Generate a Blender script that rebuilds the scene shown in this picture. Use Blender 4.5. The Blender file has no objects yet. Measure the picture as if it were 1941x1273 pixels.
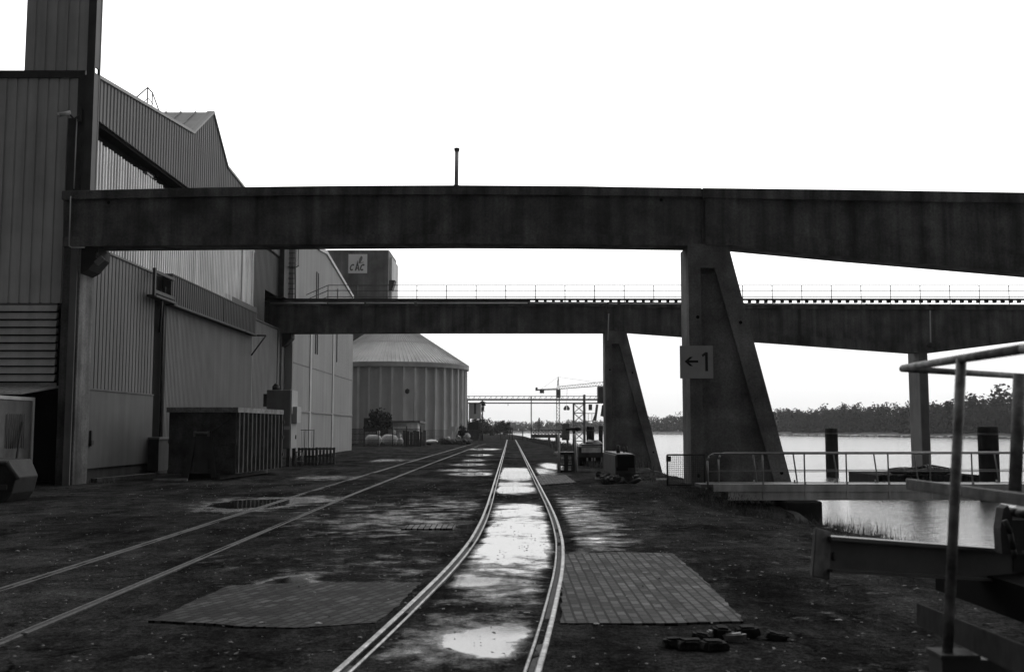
import bpy, bmesh, math, random
from mathutils import Vector, Matrix, noise as mnoise

random.seed(7)
R = random.random
def U(a, b): return random.uniform(a, b)
scene = bpy.context.scene
COL = scene.collection

# ------------------------------------------------------------------ camera
H, F, PITCH, YAW = 2.05, 1968.0, math.atan(176.5 / 1968.0), math.atan(2.5 / 1968.0)
cam_d = bpy.data.cameras.new("camera")
cam = bpy.data.objects.new("camera", cam_d)
COL.objects.link(cam)
cam.location = (0, 0, H)
cam.rotation_euler = (math.pi / 2 + PITCH, 0, -YAW)
cam_d.sensor_width = 36.0
cam_d.lens = 36.0 * F / 1941.0
cam_d.clip_end = 9000
cam_d.clip_start = 0.1
cam_d.dof.use_dof = True
cam_d.dof.focus_distance = 45.0
cam_d.dof.aperture_fstop = 2.8
scene.camera = cam

# ------------------------------------------------------------------ world and sun
SUN_EL, SUN_AZ = math.radians(38), math.radians(22)      # azimuth measured from +Y towards +X
w = bpy.data.worlds.new("World")
scene.world = w
w.use_nodes = True
wt = w.node_tree
for n in list(wt.nodes): wt.nodes.remove(n)
def wn(t, **k):
    n = wt.nodes.new(t)
    for a, b in k.items(): setattr(n, a, b)
    return n
def wmath(op, a, b=None, c=None):
    n = wn('ShaderNodeMath', operation=op)
    for i, v in enumerate((a, b, c)):
        if v is None: continue
        if isinstance(v, (int, float)): n.inputs[i].default_value = v
        else: wt.links.new(v, n.inputs[i])
    return n.outputs[0]
sky = wn('ShaderNodeTexSky', sky_type='NISHITA')
sky.sun_disc = False
sky.sun_elevation = SUN_EL
sky.sun_rotation = SUN_AZ
sky.dust_density = 6.0
bw = wn('ShaderNodeRGBToBW')
wt.links.new(sky.outputs[0], bw.inputs[0])
tc = wn('ShaderNodeTexCoord')
sx = wn('ShaderNodeSeparateXYZ')
wt.links.new(tc.outputs['Generated'], sx.inputs[0])
mr = wn('ShaderNodeMapRange', interpolation_type='SMOOTHSTEP')
side = wmath('MULTIPLY_ADD', sx.outputs[0], 0.25, sx.outputs[1])
wt.links.new(side, mr.inputs[0])
for i, v in ((1, -0.35), (2, 0.80), (3, 0.075), (4, 1.05)): mr.inputs[i].default_value = v
el = wn('ShaderNodeMapRange', interpolation_type='SMOOTHSTEP')
wt.links.new(sx.outputs[2], el.inputs[0])
for i, v in ((1, -0.02), (2, 0.22), (3, 0.86), (4, 1.65)): el.inputs[i].default_value = v
cn = wn('ShaderNodeTexNoise')
cn.inputs['Scale'].default_value = 3.0
cn.inputs['Detail'].default_value = 4.0
wt.links.new(tc.outputs['Generated'], cn.inputs['Vector'])
cl = wmath('MULTIPLY_ADD', cn.outputs[0], 0.10, 0.95)
lum = wmath('MULTIPLY', wmath('MULTIPLY', mr.outputs[0], el.outputs[0]), cl)
tot = wmath('MULTIPLY_ADD', bw.outputs[0], 0.006, lum)
bg = wn('ShaderNodeBackground')
wt.links.new(tot, bg.inputs[0])
bg.inputs[1].default_value = 1.0
wo = wn('ShaderNodeOutputWorld')
wt.links.new(bg.outputs[0], wo.inputs[0])

sun_d = bpy.data.lights.new("sun", 'SUN')
sun_d.energy = 0.5
sun_d.angle = math.radians(25)
sun_d.color = (1, 1, 1)
sun = bpy.data.objects.new("sun", sun_d)
COL.objects.link(sun)
sdir = Vector((math.sin(SUN_AZ) * math.cos(SUN_EL), math.cos(SUN_AZ) * math.cos(SUN_EL), math.sin(SUN_EL)))
sun.rotation_euler = sdir.to_track_quat('Z', 'Y').to_euler()

scene.view_settings.view_transform = 'Standard'
scene.view_settings.look = 'None'
scene.view_settings.exposure = 0.0
scene.view_settings.gamma = 1.0
scene.render.engine = 'CYCLES'
scene.cycles.max_bounces = 6
scene.cycles.volume_bounces = 0
scene.cycles.use_denoising = True

# ------------------------------------------------------------------ measuring from the photograph
CP, SP = math.cos(PITCH), math.sin(PITCH)
def ray(px, py):
    u, v = px - 970.5, 636.5 - py
    y, z = F * CP - v * SP, F * SP + v * CP
    return Vector((u * math.cos(YAW) + y * math.sin(YAW), y * math.cos(YAW) - u * math.sin(YAW), z))
def at(px, py, Y):
    r = ray(px, py); t = Y / r.y
    return Vector((r.x * t, Y, H + r.z * t))
def onx(px, py, X):
    r = ray(px, py); t = X / r.x
    return Vector((X, r.y * t, H + r.z * t))
def onz(px, py, z=0.0):
    r = ray(px, py); t = (z - H) / r.z
    return Vector((r.x * t, r.y * t, z))

# ------------------------------------------------------------------ materials
MATS = {}
def mat(name, v, rough=0.8, var=0.3, scale=0.8, streak=0.0, bump=0.0, bscale=30.0, metal=0.0, spec=0.3, speck=0.0, sscale=1.5):
    if name in MATS: return MATS[name]
    m = bpy.data.materials.new(name); MATS[name] = m
    m.use_nodes = True
    t = m.node_tree; N, L = t.nodes, t.links
    b = N['Principled BSDF']
    b.inputs['Roughness'].default_value = rough
    b.inputs['Metallic'].default_value = metal
    b.inputs['Specular IOR Level'].default_value = spec
    tc = N.new('ShaderNodeTexCoord')
    def mth(op, a, bb, clamp=False):
        n = N.new('ShaderNodeMath'); n.operation = op; n.use_clamp = clamp
        for i, x in enumerate((a, bb)):
            if isinstance(x, (int, float)): n.inputs[i].default_value = x
            else: L.new(x, n.inputs[i])
        return n.outputs[0]
    n1 = N.new('ShaderNodeTexNoise'); n1.inputs['Scale'].default_value = scale
    n1.inputs['Detail'].default_value = 8; n1.inputs['Roughness'].default_value = 0.62
    L.new(tc.outputs['Object'], n1.inputs['Vector'])
    mr1 = N.new('ShaderNodeMapRange'); L.new(n1.outputs[0], mr1.inputs[0])
    for i, x in ((1, 0.33), (2, 0.67), (3, 1 - var), (4, 1 + var)): mr1.inputs[i].default_value = x
    fac = mr1.outputs[0]
    if streak:
        mp = N.new('ShaderNodeMapping'); mp.inputs['Scale'].default_value = (sscale, sscale, sscale * 0.05)
        L.new(tc.outputs['Object'], mp.inputs['Vector'])
        n2 = N.new('ShaderNodeTexNoise'); n2.inputs['Scale'].default_value = 1.0
        n2.inputs['Detail'].default_value = 6; n2.inputs['Roughness'].default_value = 0.6
        L.new(mp.outputs[0], n2.inputs['Vector'])
        mrn = N.new('ShaderNodeMapRange')
        L.new(n2.outputs[0], mrn.inputs[0])
        for i, x in ((1, 0.32), (2, 0.68), (3, 1 - streak), (4, 1 + streak)): mrn.inputs[i].default_value = x
        fac = mth('MULTIPLY', fac, mrn.outputs[0])
    if speck:
        n3 = N.new('ShaderNodeTexNoise'); n3.inputs['Scale'].default_value = 14
        n3.inputs['Detail'].default_value = 3
        L.new(tc.outputs['Object'], n3.inputs['Vector'])
        mr3 = N.new('ShaderNodeMapRange'); L.new(n3.outputs[0], mr3.inputs[0])
        for i, x in ((1, 0.3), (2, 0.7), (3, 1 - speck), (4, 1 + speck)): mr3.inputs[i].default_value = x
        fac = mth('MULTIPLY', fac, mr3.outputs[0])
    val = mth('MULTIPLY', fac, v)
    L.new(val, b.inputs['Base Color'])
    if bump:
        nb = N.new('ShaderNodeTexNoise'); nb.inputs['Scale'].default_value = bscale
        nb.inputs['Detail'].default_value = 5
        L.new(tc.outputs['Object'], nb.inputs['Vector'])
        bn = N.new('ShaderNodeBump'); bn.inputs['Strength'].default_value = bump
        bn.inputs['Distance'].default_value = 0.02
        L.new(nb.outputs[0], bn.inputs['Height']); L.new(bn.outputs[0], b.inputs['Normal'])
    return m

concrete = mat('weathered_concrete', 0.098, 0.9, 0.55, 0.55, streak=0.55, bump=0.5, bscale=9, speck=0.22, sscale=2.0)
pier_concrete = mat('pier_concrete', 0.15, 0.9, 0.55, 0.5, streak=0.30, bump=0.5, bscale=9, speck=0.22, sscale=1.0)
concrete_dk = mat('dark_streaked_concrete', 0.022, 0.9, 0.3, 0.9, streak=0.4, bump=0.3, bscale=9)
concrete_lt = mat('pale_concrete', 0.15, 0.9, 0.25, 0.4, streak=0.25, bump=0.3, bscale=9)
clad_dark = mat('grey_cladding', 0.46, 0.55, 0.12, 0.5, streak=0.18, sscale=2)
clad_side = mat('grey_facade_cladding', 0.085, 0.6, 0.12, 0.4, streak=0.2, sscale=2)
clad_mid = mat('pale_door_cladding', 0.16, 0.6, 0.1, 0.4, streak=0.15, sscale=2)
clad_panel = mat('flat_panel_paint', 0.07, 0.65, 0.15, 0.6, streak=0.2)
clad_band = mat('dark_band_cladding', 0.04, 0.6, 0.15, 0.5, streak=0.2)
clad_lite = mat('pale_shed_cladding', 0.32, 0.6, 0.08, 0.25, streak=0.14, sscale=1.2)
translu = mat('bright_fibre_sheet', 0.62, 0.45, 0.12, 0.5, streak=0.3, sscale=1.6)
steel_dk = mat('dark_painted_steel', 0.04, 0.65, 0.3, 2, streak=0.2)
steel_md = mat('grey_painted_steel', 0.12, 0.5, 0.25, 2, streak=0.2)
steel_rail = mat('galvanised_rail', 0.20, 0.4, 0.2, 4, metal=0.3)
rust = mat('rusty_steel', 0.05, 0.8, 0.5, 1.5, streak=0.4, bump=0.5, speck=0.3)
black = mat('black_opening', 0.012, 0.95, 0.2, spec=0.03)
white_paint = mat('white_paint', 0.55, 0.5, 0.12, 1.2, streak=0.15)
hut_white = mat('dirty_white_panel', 0.13, 0.6, 0.25, 1.6, streak=0.3)
sign_mat = mat('sign_face', 0.32, 0.5, 0.08, 2)
sign_ink = mat('sign_lettering', 0.01, 0.6, 0.1)
railsteel = mat('worn_rail_steel', 0.25, 0.42, 0.35, 5, metal=0.85, speck=0.45)
railsteel_dull = mat('dull_rail_steel', 0.036, 0.6, 0.45, 4, metal=0.0, spec=.2, speck=0.45)
roof_mat = mat('cone_roof_sheet', 0.62, 0.65, 0.2, 0.3, bump=0.2, bscale=2)
silo_mat = mat('silo_concrete', 0.50, 0.85, 0.22, 0.12, streak=0.2, sscale=0.5)
tower_mat = mat('tower_concrete', 0.17, 0.9, 0.4, 0.25, streak=0.5, sscale=0.4)
tower_side = silo_mat
rubber = mat('tyre_rubber', 0.022, 0.7, 0.3, 5)
leaf_far = mat('far_foliage', 0.024, 0.9, 0.2, 0.25, spec=0.05)
leaf = mat('foliage', 0.05, 0.85, 0.5, 1.0, spec=0.1)
bark = mat('bark', 0.05, 0.95, 0.3)
grass_m = mat('rank_grass', 0.09, 0.9, 0.5, 1.2, spec=0.05)
stone_m = mat('loose_stone', 0.02, 0.9, 0.5, 9, bump=0.8, bscale=30, spec=0.1)
pebble_m = mat('pebble', 0.2, 0.7, 0.6, 0.9)
bank_m = mat('bank_soil', 0.045, 0.95, 0.4, 1.5, bump=0.8, bscale=8)
cover_m = mat('pale_cover', 0.55, 0.7, 0.2, 3)
tank_m = mat('tank_enamel', 0.9, 0.4, 0.08, 1)
rail_paint = mat('guardrail_paint', 0.14, 0.6, 0.55, 9, spec=0.22, speck=.35, bump=.35, bscale=60)
ibeam_m = mat('drawbeam_paint', 0.05, 0.4, 0.3, 5, spec=0.6)
pile_m = mat('tarred_pile', 0.014, 0.9, 0.4, 1.0, streak=0.4, spec=.08)

# ------------------------------------------------------------------ mesh helpers
def B(): return bmesh.new()
def box(bm, a, b, rot=None, about=None):
    x0, y0, z0 = a; x1, y1, z1 = b
    vs = [bm.verts.new(p) for p in ((x0,y0,z0),(x1,y0,z0),(x1,y1,z0),(x0,y1,z0),(x0,y0,z1),(x1,y0,z1),(x1,y1,z1),(x0,y1,z1))]
    for f in ((3,2,1,0),(4,5,6,7),(0,1,5,4),(1,2,6,5),(2,3,7,6),(3,0,4,7)): bm.faces.new([vs[i] for i in f])
    if rot is not None:
        c = Vector(about) if about else (Vector(a) + Vector(b)) / 2
        for v in vs: v.co = rot @ (v.co - c) + c
    return vs
def hexa(bm, p):   # 8 corners, bottom loop then top loop
    vs = [bm.verts.new(q) for q in p]
    for f in ((3,2,1,0),(4,5,6,7),(0,1,5,4),(1,2,6,5),(2,3,7,6),(3,0,4,7)): bm.faces.new([vs[i] for i in f])
def prism_y(bm, pts, y0, y1):   # polygon in x,z pushed along y
    a = [bm.verts.new((x, y0, z)) for x, z in pts]; b = [bm.verts.new((x, y1, z)) for x, z in pts]
    n = len(pts)
    bm.faces.new(a); bm.faces.new(b[::-1])
    for i in range(n): bm.faces.new((a[i], b[i], b[(i+1) % n], a[(i+1) % n]))
def prism_x(bm, pts, x0, x1):   # polygon in y,z pushed along x
    a = [bm.verts.new((x0, y, z)) for y, z in pts]; b = [bm.verts.new((x1, y, z)) for y, z in pts]
    n = len(pts)
    bm.faces.new(a); bm.faces.new(b[::-1])
    for i in range(n): bm.faces.new((a[i], b[i], b[(i+1) % n], a[(i+1) % n]))
def prism_z(bm, pts, z0, z1):
    a = [bm.verts.new((x, y, z0)) for x, y in pts]; b = [bm.verts.new((x, y, z1)) for x, y in pts]
    n = len(pts)
    bm.faces.new(a[::-1]); bm.faces.new(b)
    for i in range(n): bm.faces.new((a[i], a[(i+1) % n], b[(i+1) % n], b[i]))
def tube(bm, p, q, r, n=8, r2=None):
    p, q = Vector(p), Vector(q); d = q - p
    if d.length < 1e-6: return
    r2 = r if r2 is None else r2
    M = d.to_track_quat('Z', 'Y').to_matrix()
    A = [bm.verts.new(p + M @ Vector((r*math.cos(t), r*math.sin(t), 0))) for t in [2*math.pi*i/n for i in range(n)]]
    C = [bm.verts.new(q + M @ Vector((r2*math.cos(t), r2*math.sin(t), 0))) for t in [2*math.pi*i/n for i in range(n)]]
    for i in range(n):
        f = bm.faces.new((A[i], A[(i+1) % n], C[(i+1) % n], C[i])); f.smooth = n > 5
    bm.faces.new(A[::-1]); bm.faces.new(C)
def path(bm, pts, r, n=8):
    for i in range(len(pts) - 1): tube(bm, pts[i], pts[i+1], r, n)
def lathe(bm, prof, c, n=32, fn=None):
    rings = []
    for r, z in prof:
        ring = []
        for i in range(n):
            t = 2 * math.pi * i / n
            k = fn(t) if fn else 1
            ring.append(bm.verts.new((c[0] + r*k*math.cos(t), c[1] + r*k*math.sin(t), c[2] + z)))
        rings.append(ring)
    for a, b in zip(rings, rings[1:]):
        for i in range(n): bm.faces.new((a[i], a[(i+1) % n], b[(i+1) % n], b[i]))
    return rings
def torus(bm, c, R0, r, axis='Z', n=20, m=8):
    rings = []
    for i in range(n):
        t = 2*math.pi*i/n; ring = []
        for j in range(m):
            s = 2*math.pi*j/m
            x, y, z = (R0 + r*math.cos(s))*math.cos(t), (R0 + r*math.cos(s))*math.sin(t), r*math.sin(s)
            v = Vector((x, y, z))
            if axis == 'Y': v = Vector((x, z, y))
            if axis == 'X': v = Vector((z, x, y))
            if isinstance(axis, Matrix): v = axis @ v
            ring.append(bm.verts.new(v + Vector(c)))
        rings.append(ring)
    for i in range(n):
        for j in range(m):
            f = bm.faces.new((rings[i][j], rings[(i+1) % n][j], rings[(i+1) % n][(j+1) % m], rings[i][(j+1) % m])); f.smooth = True
def lump(bm, c, s, seed=0, sub=2, rough=0.25):
    q = bmesh.ops.create_icosphere(bm, subdivisions=sub, radius=1.0)
    for v in q['verts']:
        k = 1 + rough * mnoise.noise(v.co * 1.3 + Vector((seed * 7.1, seed * 3.3, 0)))
        v.co = Vector((v.co.x * s[0] * k, v.co.y * s[1] * k, v.co.z * s[2] * k)) + Vector(c)
def corrug(bm, along, a0, a1, base, out, pitch, amp, zb, zt, flat=0.45):
    # trapezoid ribs; along 'Y': sheet in plane x=base, ribs stick out by amp*out;  along 'X': plane y=base
    pts = []; n = max(1, int(round((a1 - a0) / pitch))); p = (a1 - a0) / n
    for i in range(n):
        s = a0 + i * p
        pts += [(s, 0), (s + p*(1-flat)/2*0.5, 0), (s + p*(1-flat)/2, 1), (s + p*(1-flat)/2 + p*flat, 1), (s + p*(1 - (1-flat)/4), 0)]
    pts.append((a1, 0))
    f0 = zb if callable(zb) else (lambda s: zb); f1 = zt if callable(zt) else (lambda s: zt)
    prev = None
    for s, h in pts:
        d = base + out * amp * h
        lo, hi = ((d, s, f0(s)), (d, s, f1(s))) if along == 'Y' else ((s, d, f0(s)), (s, d, f1(s)))
        cur = (bm.verts.new(lo), bm.verts.new(hi))
        if prev: bm.faces.new((prev[0], cur[0], cur[1], prev[1]))
        prev = cur

def tag(o, label=None, cat=None, group=None, kind=None):
    if label: o['label'] = label
    if cat: o['category'] = cat
    if group: o['group'] = group
    if kind: o['kind'] = kind
    return o
def thing(name, loc, label, cat, group=None):
    o = bpy.data.objects.new(name, None); COL.objects.link(o)
    o.location = loc; o['org'] = tuple(loc)
    return tag(o, label, cat, group)
def origin_of(o):
    while o is not None and 'org' not in o: o = o.parent
    return Vector(o['org']) if o is not None else Vector((0, 0, 0))
def obj(name, bm, m, parent=None, smooth=None, fix=True, loc=None):
    me = bpy.data.meshes.new(name)
    if fix: bmesh.ops.recalc_face_normals(bm, faces=bm.faces)
    org = origin_of(parent) if parent is not None else (Vector(loc) if loc else Vector((0, 0, 0)))
    if org.length: bmesh.ops.translate(bm, verts=bm.verts, vec=-org)
    if smooth is not None:
        for f in bm.faces: f.smooth = smooth
    bm.to_mesh(me); bm.free()
    o = bpy.data.objects.new(name, me); COL.objects.link(o)
    me.materials.append(m)
    if parent is not None: o.parent = parent
    elif loc: o.location = loc
    return o
def struct(name, bm, m, **k): return tag(obj(name, bm, m, **k), kind='structure')
def copy_tree(o, parent=None):
    c = o.copy(); COL.objects.link(c); c.parent = parent
    for ch in list(o.children): copy_tree(ch, c)
    return c

# ------------------------------------------------------------------ ground, bank, river
def lerp_table(tab, y):
    if y <= tab[0][0]: return tab[0][1]
    for (a, p), (b, q) in zip(tab, tab[1:]):
        if y <= b: return p + (q - p) * (y - a) / (b - a)
    return tab[-1][1]
EDGE = [(-20, 7.0), (14, 7.0), (22, 7.0), (25, 7.3), (28, 8.1), (33, 8.9), (36, 8.0), (39, 7.2), (50, 7.1), (126, 7.6), (212, 4.8), (300, 4.0), (420, 0), (600, -45), (900, -160), (4000, -1800)]
WATER = -2.5
def sstep(a, b, x):
    t_ = max(0.0, min(1.0, (x - a) / (b - a))); return t_ * t_ * (3 - 2 * t_)
DIP = [(-20, 0), (20, 0), (24, -.16), (32, -.80), (34, -.45), (37, 0), (5000, 0)]
def dip(x, y): return lerp_table(DIP, y) * sstep(4.6, 7.6, x)
puddles = []      # x, y, rx, ry, strength
def pud(px, py, hw, hh, s):
    c = onz(px, py); a = onz(px, py - hh); b = onz(px, py + hh)
    rx = hw * c.y / F
    puddles.append((c.x, (a.y + b.y) / 2, rx, (a.y - b.y) / 2, s))
for p in ((970,1042,120,36,0.92),(985,1002,90,20,0.95),(985,972,60,12,0.9),(922,1211,84,28,1.1),(850,1225,120,32,0.55),(905,1098,66,14,0.8),
          (960,1075,80,70,0.55),(985,960,62,5,0.9),(968,927,34,5,1.7),(966,917,40,3,1.1),(975,898,34,7,1.8),(975,890,30,3,1.1),
          (900,898,30,2.0,1.25),(890,880,20,1.6,1.2),(898,872,13,1.2,1.2),(880,891,34,1.6,0.8),(912,862,13,1.2,1.3),(920,851,18,1.0,1.4),
          (760,985,130,18,0.42),(850,958,80,10,0.40),(700,1010,100,12,0.28),(720,960,80,7,0.25),(825,1000,50,8,0.3),
          (1110,985,50,40,0.50),(1130,1025,60,20,0.46),(1090,955,44,12,0.45),(600,1080,120,24,0.2),(700,1075,120,26,0.24),(1045,883,13,4,1.5),(1020,893,30,6,0.7),
          (478,955,60,8,1.4),(560,948,60,5,0.9),(548,1100,36,9,1.1),(640,862,50,2,0.8),(690,872,60,2,0.7),(600,905,60,3,0.5)):
    pud(*p)
T1 = [(2, -1.42), (5, -1.02), (9.0, -0.60), (12.7, -0.29), (17, 0.03), (21.6, 0.17), (27, 0.215), (41.6, 0.21), (126, 0.19), (240, 0.1)]
T2 = [(2, -5.72), (10, -5.72), (33, -5.80), (60, -5.6), (126, -4.8), (240, -2.9)]
def smooth_tab(tab, y):
    return sum(lerp_table(tab, y + d) for d in (-2.4, -1.2, 0, 1.2, 2.4)) / 5
def wet_at(x, y):
    off = abs(x - smooth_tab(T1, y)); ins = 1 - sstep(.58, .72, off); out = sstep(.95, 1.15, off)
    m = 0.0
    for cx, cy, rx, ry, s in puddles:
        d = ((x - cx) / rx) ** 2 + ((y - cy) / ry) ** 2
        if d < 6:
            k = ins if abs(cx - smooth_tab(T1, cy)) < .7 else out
            m = max(m, s * k * math.exp(-0.55 * d))
    return m
xs = [-2500, -900, -300, -120, -60, -36, -26, -20]
xs += [-17 + i * 0.5 for i in range(18)]
xs += [-8 + i * 0.14 for i in range(int(15 / 0.14))]
xs += [7.0]
ys = [-40, -20, -10, -4, 0]
y = 2.0
while y < 30: ys.append(y); y += 0.16
while y < 330: ys.append(y); y *= 1.012
while y < 4000: ys.append(y); y *= 1.25
ys.append(4200)
bm = B()
wl = bm.verts.layers.float.new('wet')
rows = []
for y in ys:
    sh = lerp_table(EDGE, y) - 7.0
    row = []
    for x in xs:
        X = x + (sh if x > -8 else sh * max(0, min(1, 1 - (-8 - x) / 40)) if x > -48 else 0)
        if x <= -48: X = x + min(0, sh) if False else min(x, X)
        near = 1.0 if y < 160 else 0.0
        z = near * 0.02 * (mnoise.noise(Vector((X * 0.35, y * 0.35, 1.7))) + 0.5 * mnoise.noise(Vector((X * 1.3, y * 1.3, 4))))
        if X > 2.5 and y < 200:
            z += 0.05 * mnoise.noise(Vector((X * 0.8, y * 0.8, 9.0))) * min(1, (X - 2.5))
        z += dip(X, y)
        v = bm.verts.new((X, y, z)); v[wl] = wet_at(X, y) if -9 < X < 7 and 7 < y < 200 else 0.0
        if v[wl] > 0.35: v.co.z *= 0.3
        row.append(v)
    rows.append(row)
for a, b in zip(rows, rows[1:]):
    for i in range(len(xs) - 1):
        f = bm.faces.new((a[i], a[i+1], b[i+1], b[i])); f.smooth = True
g_mat = bpy.data.materials.new('wet_yard_ground'); g_mat.use_nodes = True
t = g_mat.node_tree; N, L = t.nodes, t.links
pb = N['Principled BSDF']
tcg = N.new('ShaderNodeTexCoord')
def gn(scale, detail=8, rough=0.6, sc=None):
    n = N.new('ShaderNodeTexNoise'); n.inputs['Scale'].default_value = scale
    n.inputs['Detail'].default_value = detail; n.inputs['Roughness'].default_value = rough
    if sc:
        mp = N.new('ShaderNodeMapping'); mp.inputs['Scale'].default_value = sc
        L.new(tcg.outputs['Object'], mp.inputs['Vector']); L.new(mp.outputs[0], n.inputs['Vector'])
    else: L.new(tcg.outputs['Object'], n.inputs['Vector'])
    return n.outputs[0]
def gm(op, a, b=None, c=None, clamp=False):
    n = N.new('ShaderNodeMath'); n.operation = op; n.use_clamp = clamp
    for i, x in enumerate((a, b, c)):
        if x is None: continue
        if isinstance(x, (int, float)): n.inputs[i].default_value = x
        else: L.new(x, n.inputs[i])
    return n.outputs[0]
def gr(v, a, b, c=0.0, d=1.0, smooth=True):
    n = N.new('ShaderNodeMapRange'); n.interpolation_type = 'SMOOTHSTEP' if smooth else 'LINEAR'
    L.new(v, n.inputs[0])
    for i, x in enumerate((a, b, c, d)): n.inputs[i+1].default_value = x
    return n.outputs[0]
at_w = N.new('ShaderNodeAttribute'); at_w.attribute_name = 'wet'
big, mid, fine = gn(0.22), gn(1.7), gn(38, 4, 0.7)
wmix = gm('ADD', at_w.outputs['Fac'], gm('MULTIPLY_ADD', gn(1.6, 10, 0.72), 2.1, -1.05))
wmix = gm('ADD', wmix, gm('MULTIPLY_ADD', fine, 0.35, -0.175))
wmask = gr(wmix, 0.47, 0.70)
damp = gr(wmix, 0.10, 0.55)
col = gm('MULTIPLY', gr(big, 0.3, 0.7, 0.6, 1.35), gr(mid, 0.3, 0.7, 0.65, 1.35))
grit = gn(13, 7, 0.75)
col = gm('MULTIPLY', col, gr(fine, 0.33, 0.68, 0.55, 1.45))
col = gm('MULTIPLY', col, gr(grit, 0.34, 0.68, 0.55, 1.6))
vor = N.new('ShaderNodeTexVoronoi'); vor.feature = 'DISTANCE_TO_EDGE'; vor.inputs['Scale'].default_value = 0.55
vw = N.new('ShaderNodeVectorMath'); vw.operation = 'MULTIPLY_ADD'
nzv = N.new('ShaderNodeTexNoise'); nzv.inputs['Scale'].default_value = 1.5; nzv.inputs['Detail'].default_value = 5
L.new(tcg.outputs['Object'], nzv.inputs['Vector']); L.new(nzv.outputs['Color'], vw.inputs[0]); vw.inputs[1].default_value = (1.2, 1.2, 0)
L.new(tcg.outputs['Object'], vw.inputs[2]); L.new(vw.outputs[0], vor.inputs['Vector'])
crack = gm('MULTIPLY', gr(vor.outputs['Distance'], 0.0, 0.03, 1.0, 0.0), gr(gn(0.4, 4), 0.45, 0.6))
patch = gr(gn(0.75, 10, 0.75, (1.0, 0.35, 1)), 0.36, 0.66, 0.55, 1.6)
col = gm('MULTIPLY', col, patch)
col = gm('MULTIPLY', col, gm('MULTIPLY_ADD', crack, -0.7, 1.0))
col = gm('MULTIPLY', col, 0.028)
col = gm('MULTIPLY', col, gm('MULTIPLY_ADD', wmask, -0.45, 1.0))
L.new(col, pb.inputs['Base Color'])
rgh = gm('MULTIPLY_ADD', damp, -0.40, 0.85)
rgh = gm('MULTIPLY', rgh, gm('MULTIPLY_ADD', wmask, -0.90, 1.0))
L.new(rgh, pb.inputs['Roughness'])
spec = gm('MULTIPLY', gm('MULTIPLY', damp, damp), 0.40)
spec = gm('MULTIPLY_ADD', wmask, 0.54, spec)
L.new(spec, pb.inputs['Specular IOR Level'])
bmp = N.new('ShaderNodeBump'); bmp.inputs['Distance'].default_value = 0.03
L.new(gm('ADD', gm('MULTIPLY', fine, 0.7), gm('MULTIPLY', grit, 1.4)), bmp.inputs['Height'])
L.new(gm('MULTIPLY', gm('MULTIPLY_ADD', wmask, -0.985, 1.0), 0.9), bmp.inputs['Strength'])
L.new(bmp.outputs[0], pb.inputs['Normal'])
ground = struct('ground', bm, g_mat, fix=False)

# river bank slope
bm = B(); prev = None
for y in [v for i, v in enumerate(ys) if v < -1 or i % 3 == 0]:
    e = lerp_table(EDGE, y); cur = []
    for dx, z in ((-0.05, -0.03), (0.35, -0.12), (0.9, -0.6), (2.0, -1.6), (3.4, -3.0), (5.0, -5.0)):
        k = 0.18 * mnoise.noise(Vector((dx * 2, y * 0.7, 3)))
        cur.append(bm.verts.new((e + dx + (k if dx > 0 else 0), y, z + (k * 0.6 if dx > 0 else 0) + dip(e, y) * max(0, 1 - dx / 4))))
    if prev:
        for i in range(5): bm.faces.new((prev[i], prev[i+1], cur[i+1], cur[i]))
    prev = cur
struct('riverbank', bm, bank_m, fix=False)

# river
w_mat = bpy.data.materials.new('river_water'); w_mat.use_nodes = True
t = w_mat.node_tree; N, L = t.nodes, t.links
pb = N['Principled BSDF']
pb.inputs['Base Color'].default_value = (0.09, 0.09, 0.09, 1)
pb.inputs['Specular IOR Level'].default_value = 0.9
pb.inputs['Roughness'].default_value = 0.13
pb.inputs['IOR'].default_value = 1.33
tcg = N.new('ShaderNodeTexCoord')
bmp = N.new('ShaderNodeBump'); bmp.inputs['Distance'].default_value = 0.16; bmp.inputs['Strength'].default_value = 0.5
L.new(gm('ADD', gn(1.3, 4, 0.6, (0.5, 1.6, 1)), gm('MULTIPLY', gn(3.2, 4, 0.6, (0.45, 1.3, 1)), 0.7)), bmp.inputs['Height'])
L.new(bmp.outputs[0], pb.inputs['Normal'])
bm = B()
vs = [bm.verts.new(p) for p in ((-2600, -60, WATER), (1200, -60, WATER), (1200, 4200, WATER), (-2600, 4200, WATER))]
bm.faces.new(vs)
struct('river', bm, w_mat, fix=False)

# far bank land
FAR = [(-60, 262), (300, 258), (528, 250), (800, 190), (995, 142), (1300, 20), (1700, -200), (2600, -900)]
bm = B(); prev = None
for y, x in FAR:
    cur = [bm.verts.new(p) for p in ((x - 3, y - 3, WATER - 0.5), (x + 4, y, WATER + 1.3), (x + 18, y + 6, WATER + 2.6), (x + 2600, y + 400, 2.0))]
    if prev:
        for i in range(3): bm.faces.new((prev[i], prev[i+1], cur[i+1], cur[i]))
    prev = cur
struct('far_bank', bm, mat('far_bank_land', 0.10, 0.95, 0.3, 0.02), fix=True)
bm = B()
for i in range(len(FAR) - 2):
    (ya, xa), (yb, xb) = FAR[i], FAR[i+1]
    d = Vector((xb - xa, yb - ya, 0)); nn = int(d.length / 9)
    for k in range(nn):
        p = Vector((xa, ya, 0)) + d * (k + R()) / nn
        lump(bm, (p.x - 2.4 + U(-.5, 1.5), p.y, WATER + 0.35 + U(-.1, .3)), (U(2, 4), U(3, 5), U(.5, .9)), k, 1)
struct('bank_revetment', bm, mat('pale_riprap', 0.42, 0.9, 0.4, 0.08))

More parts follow.
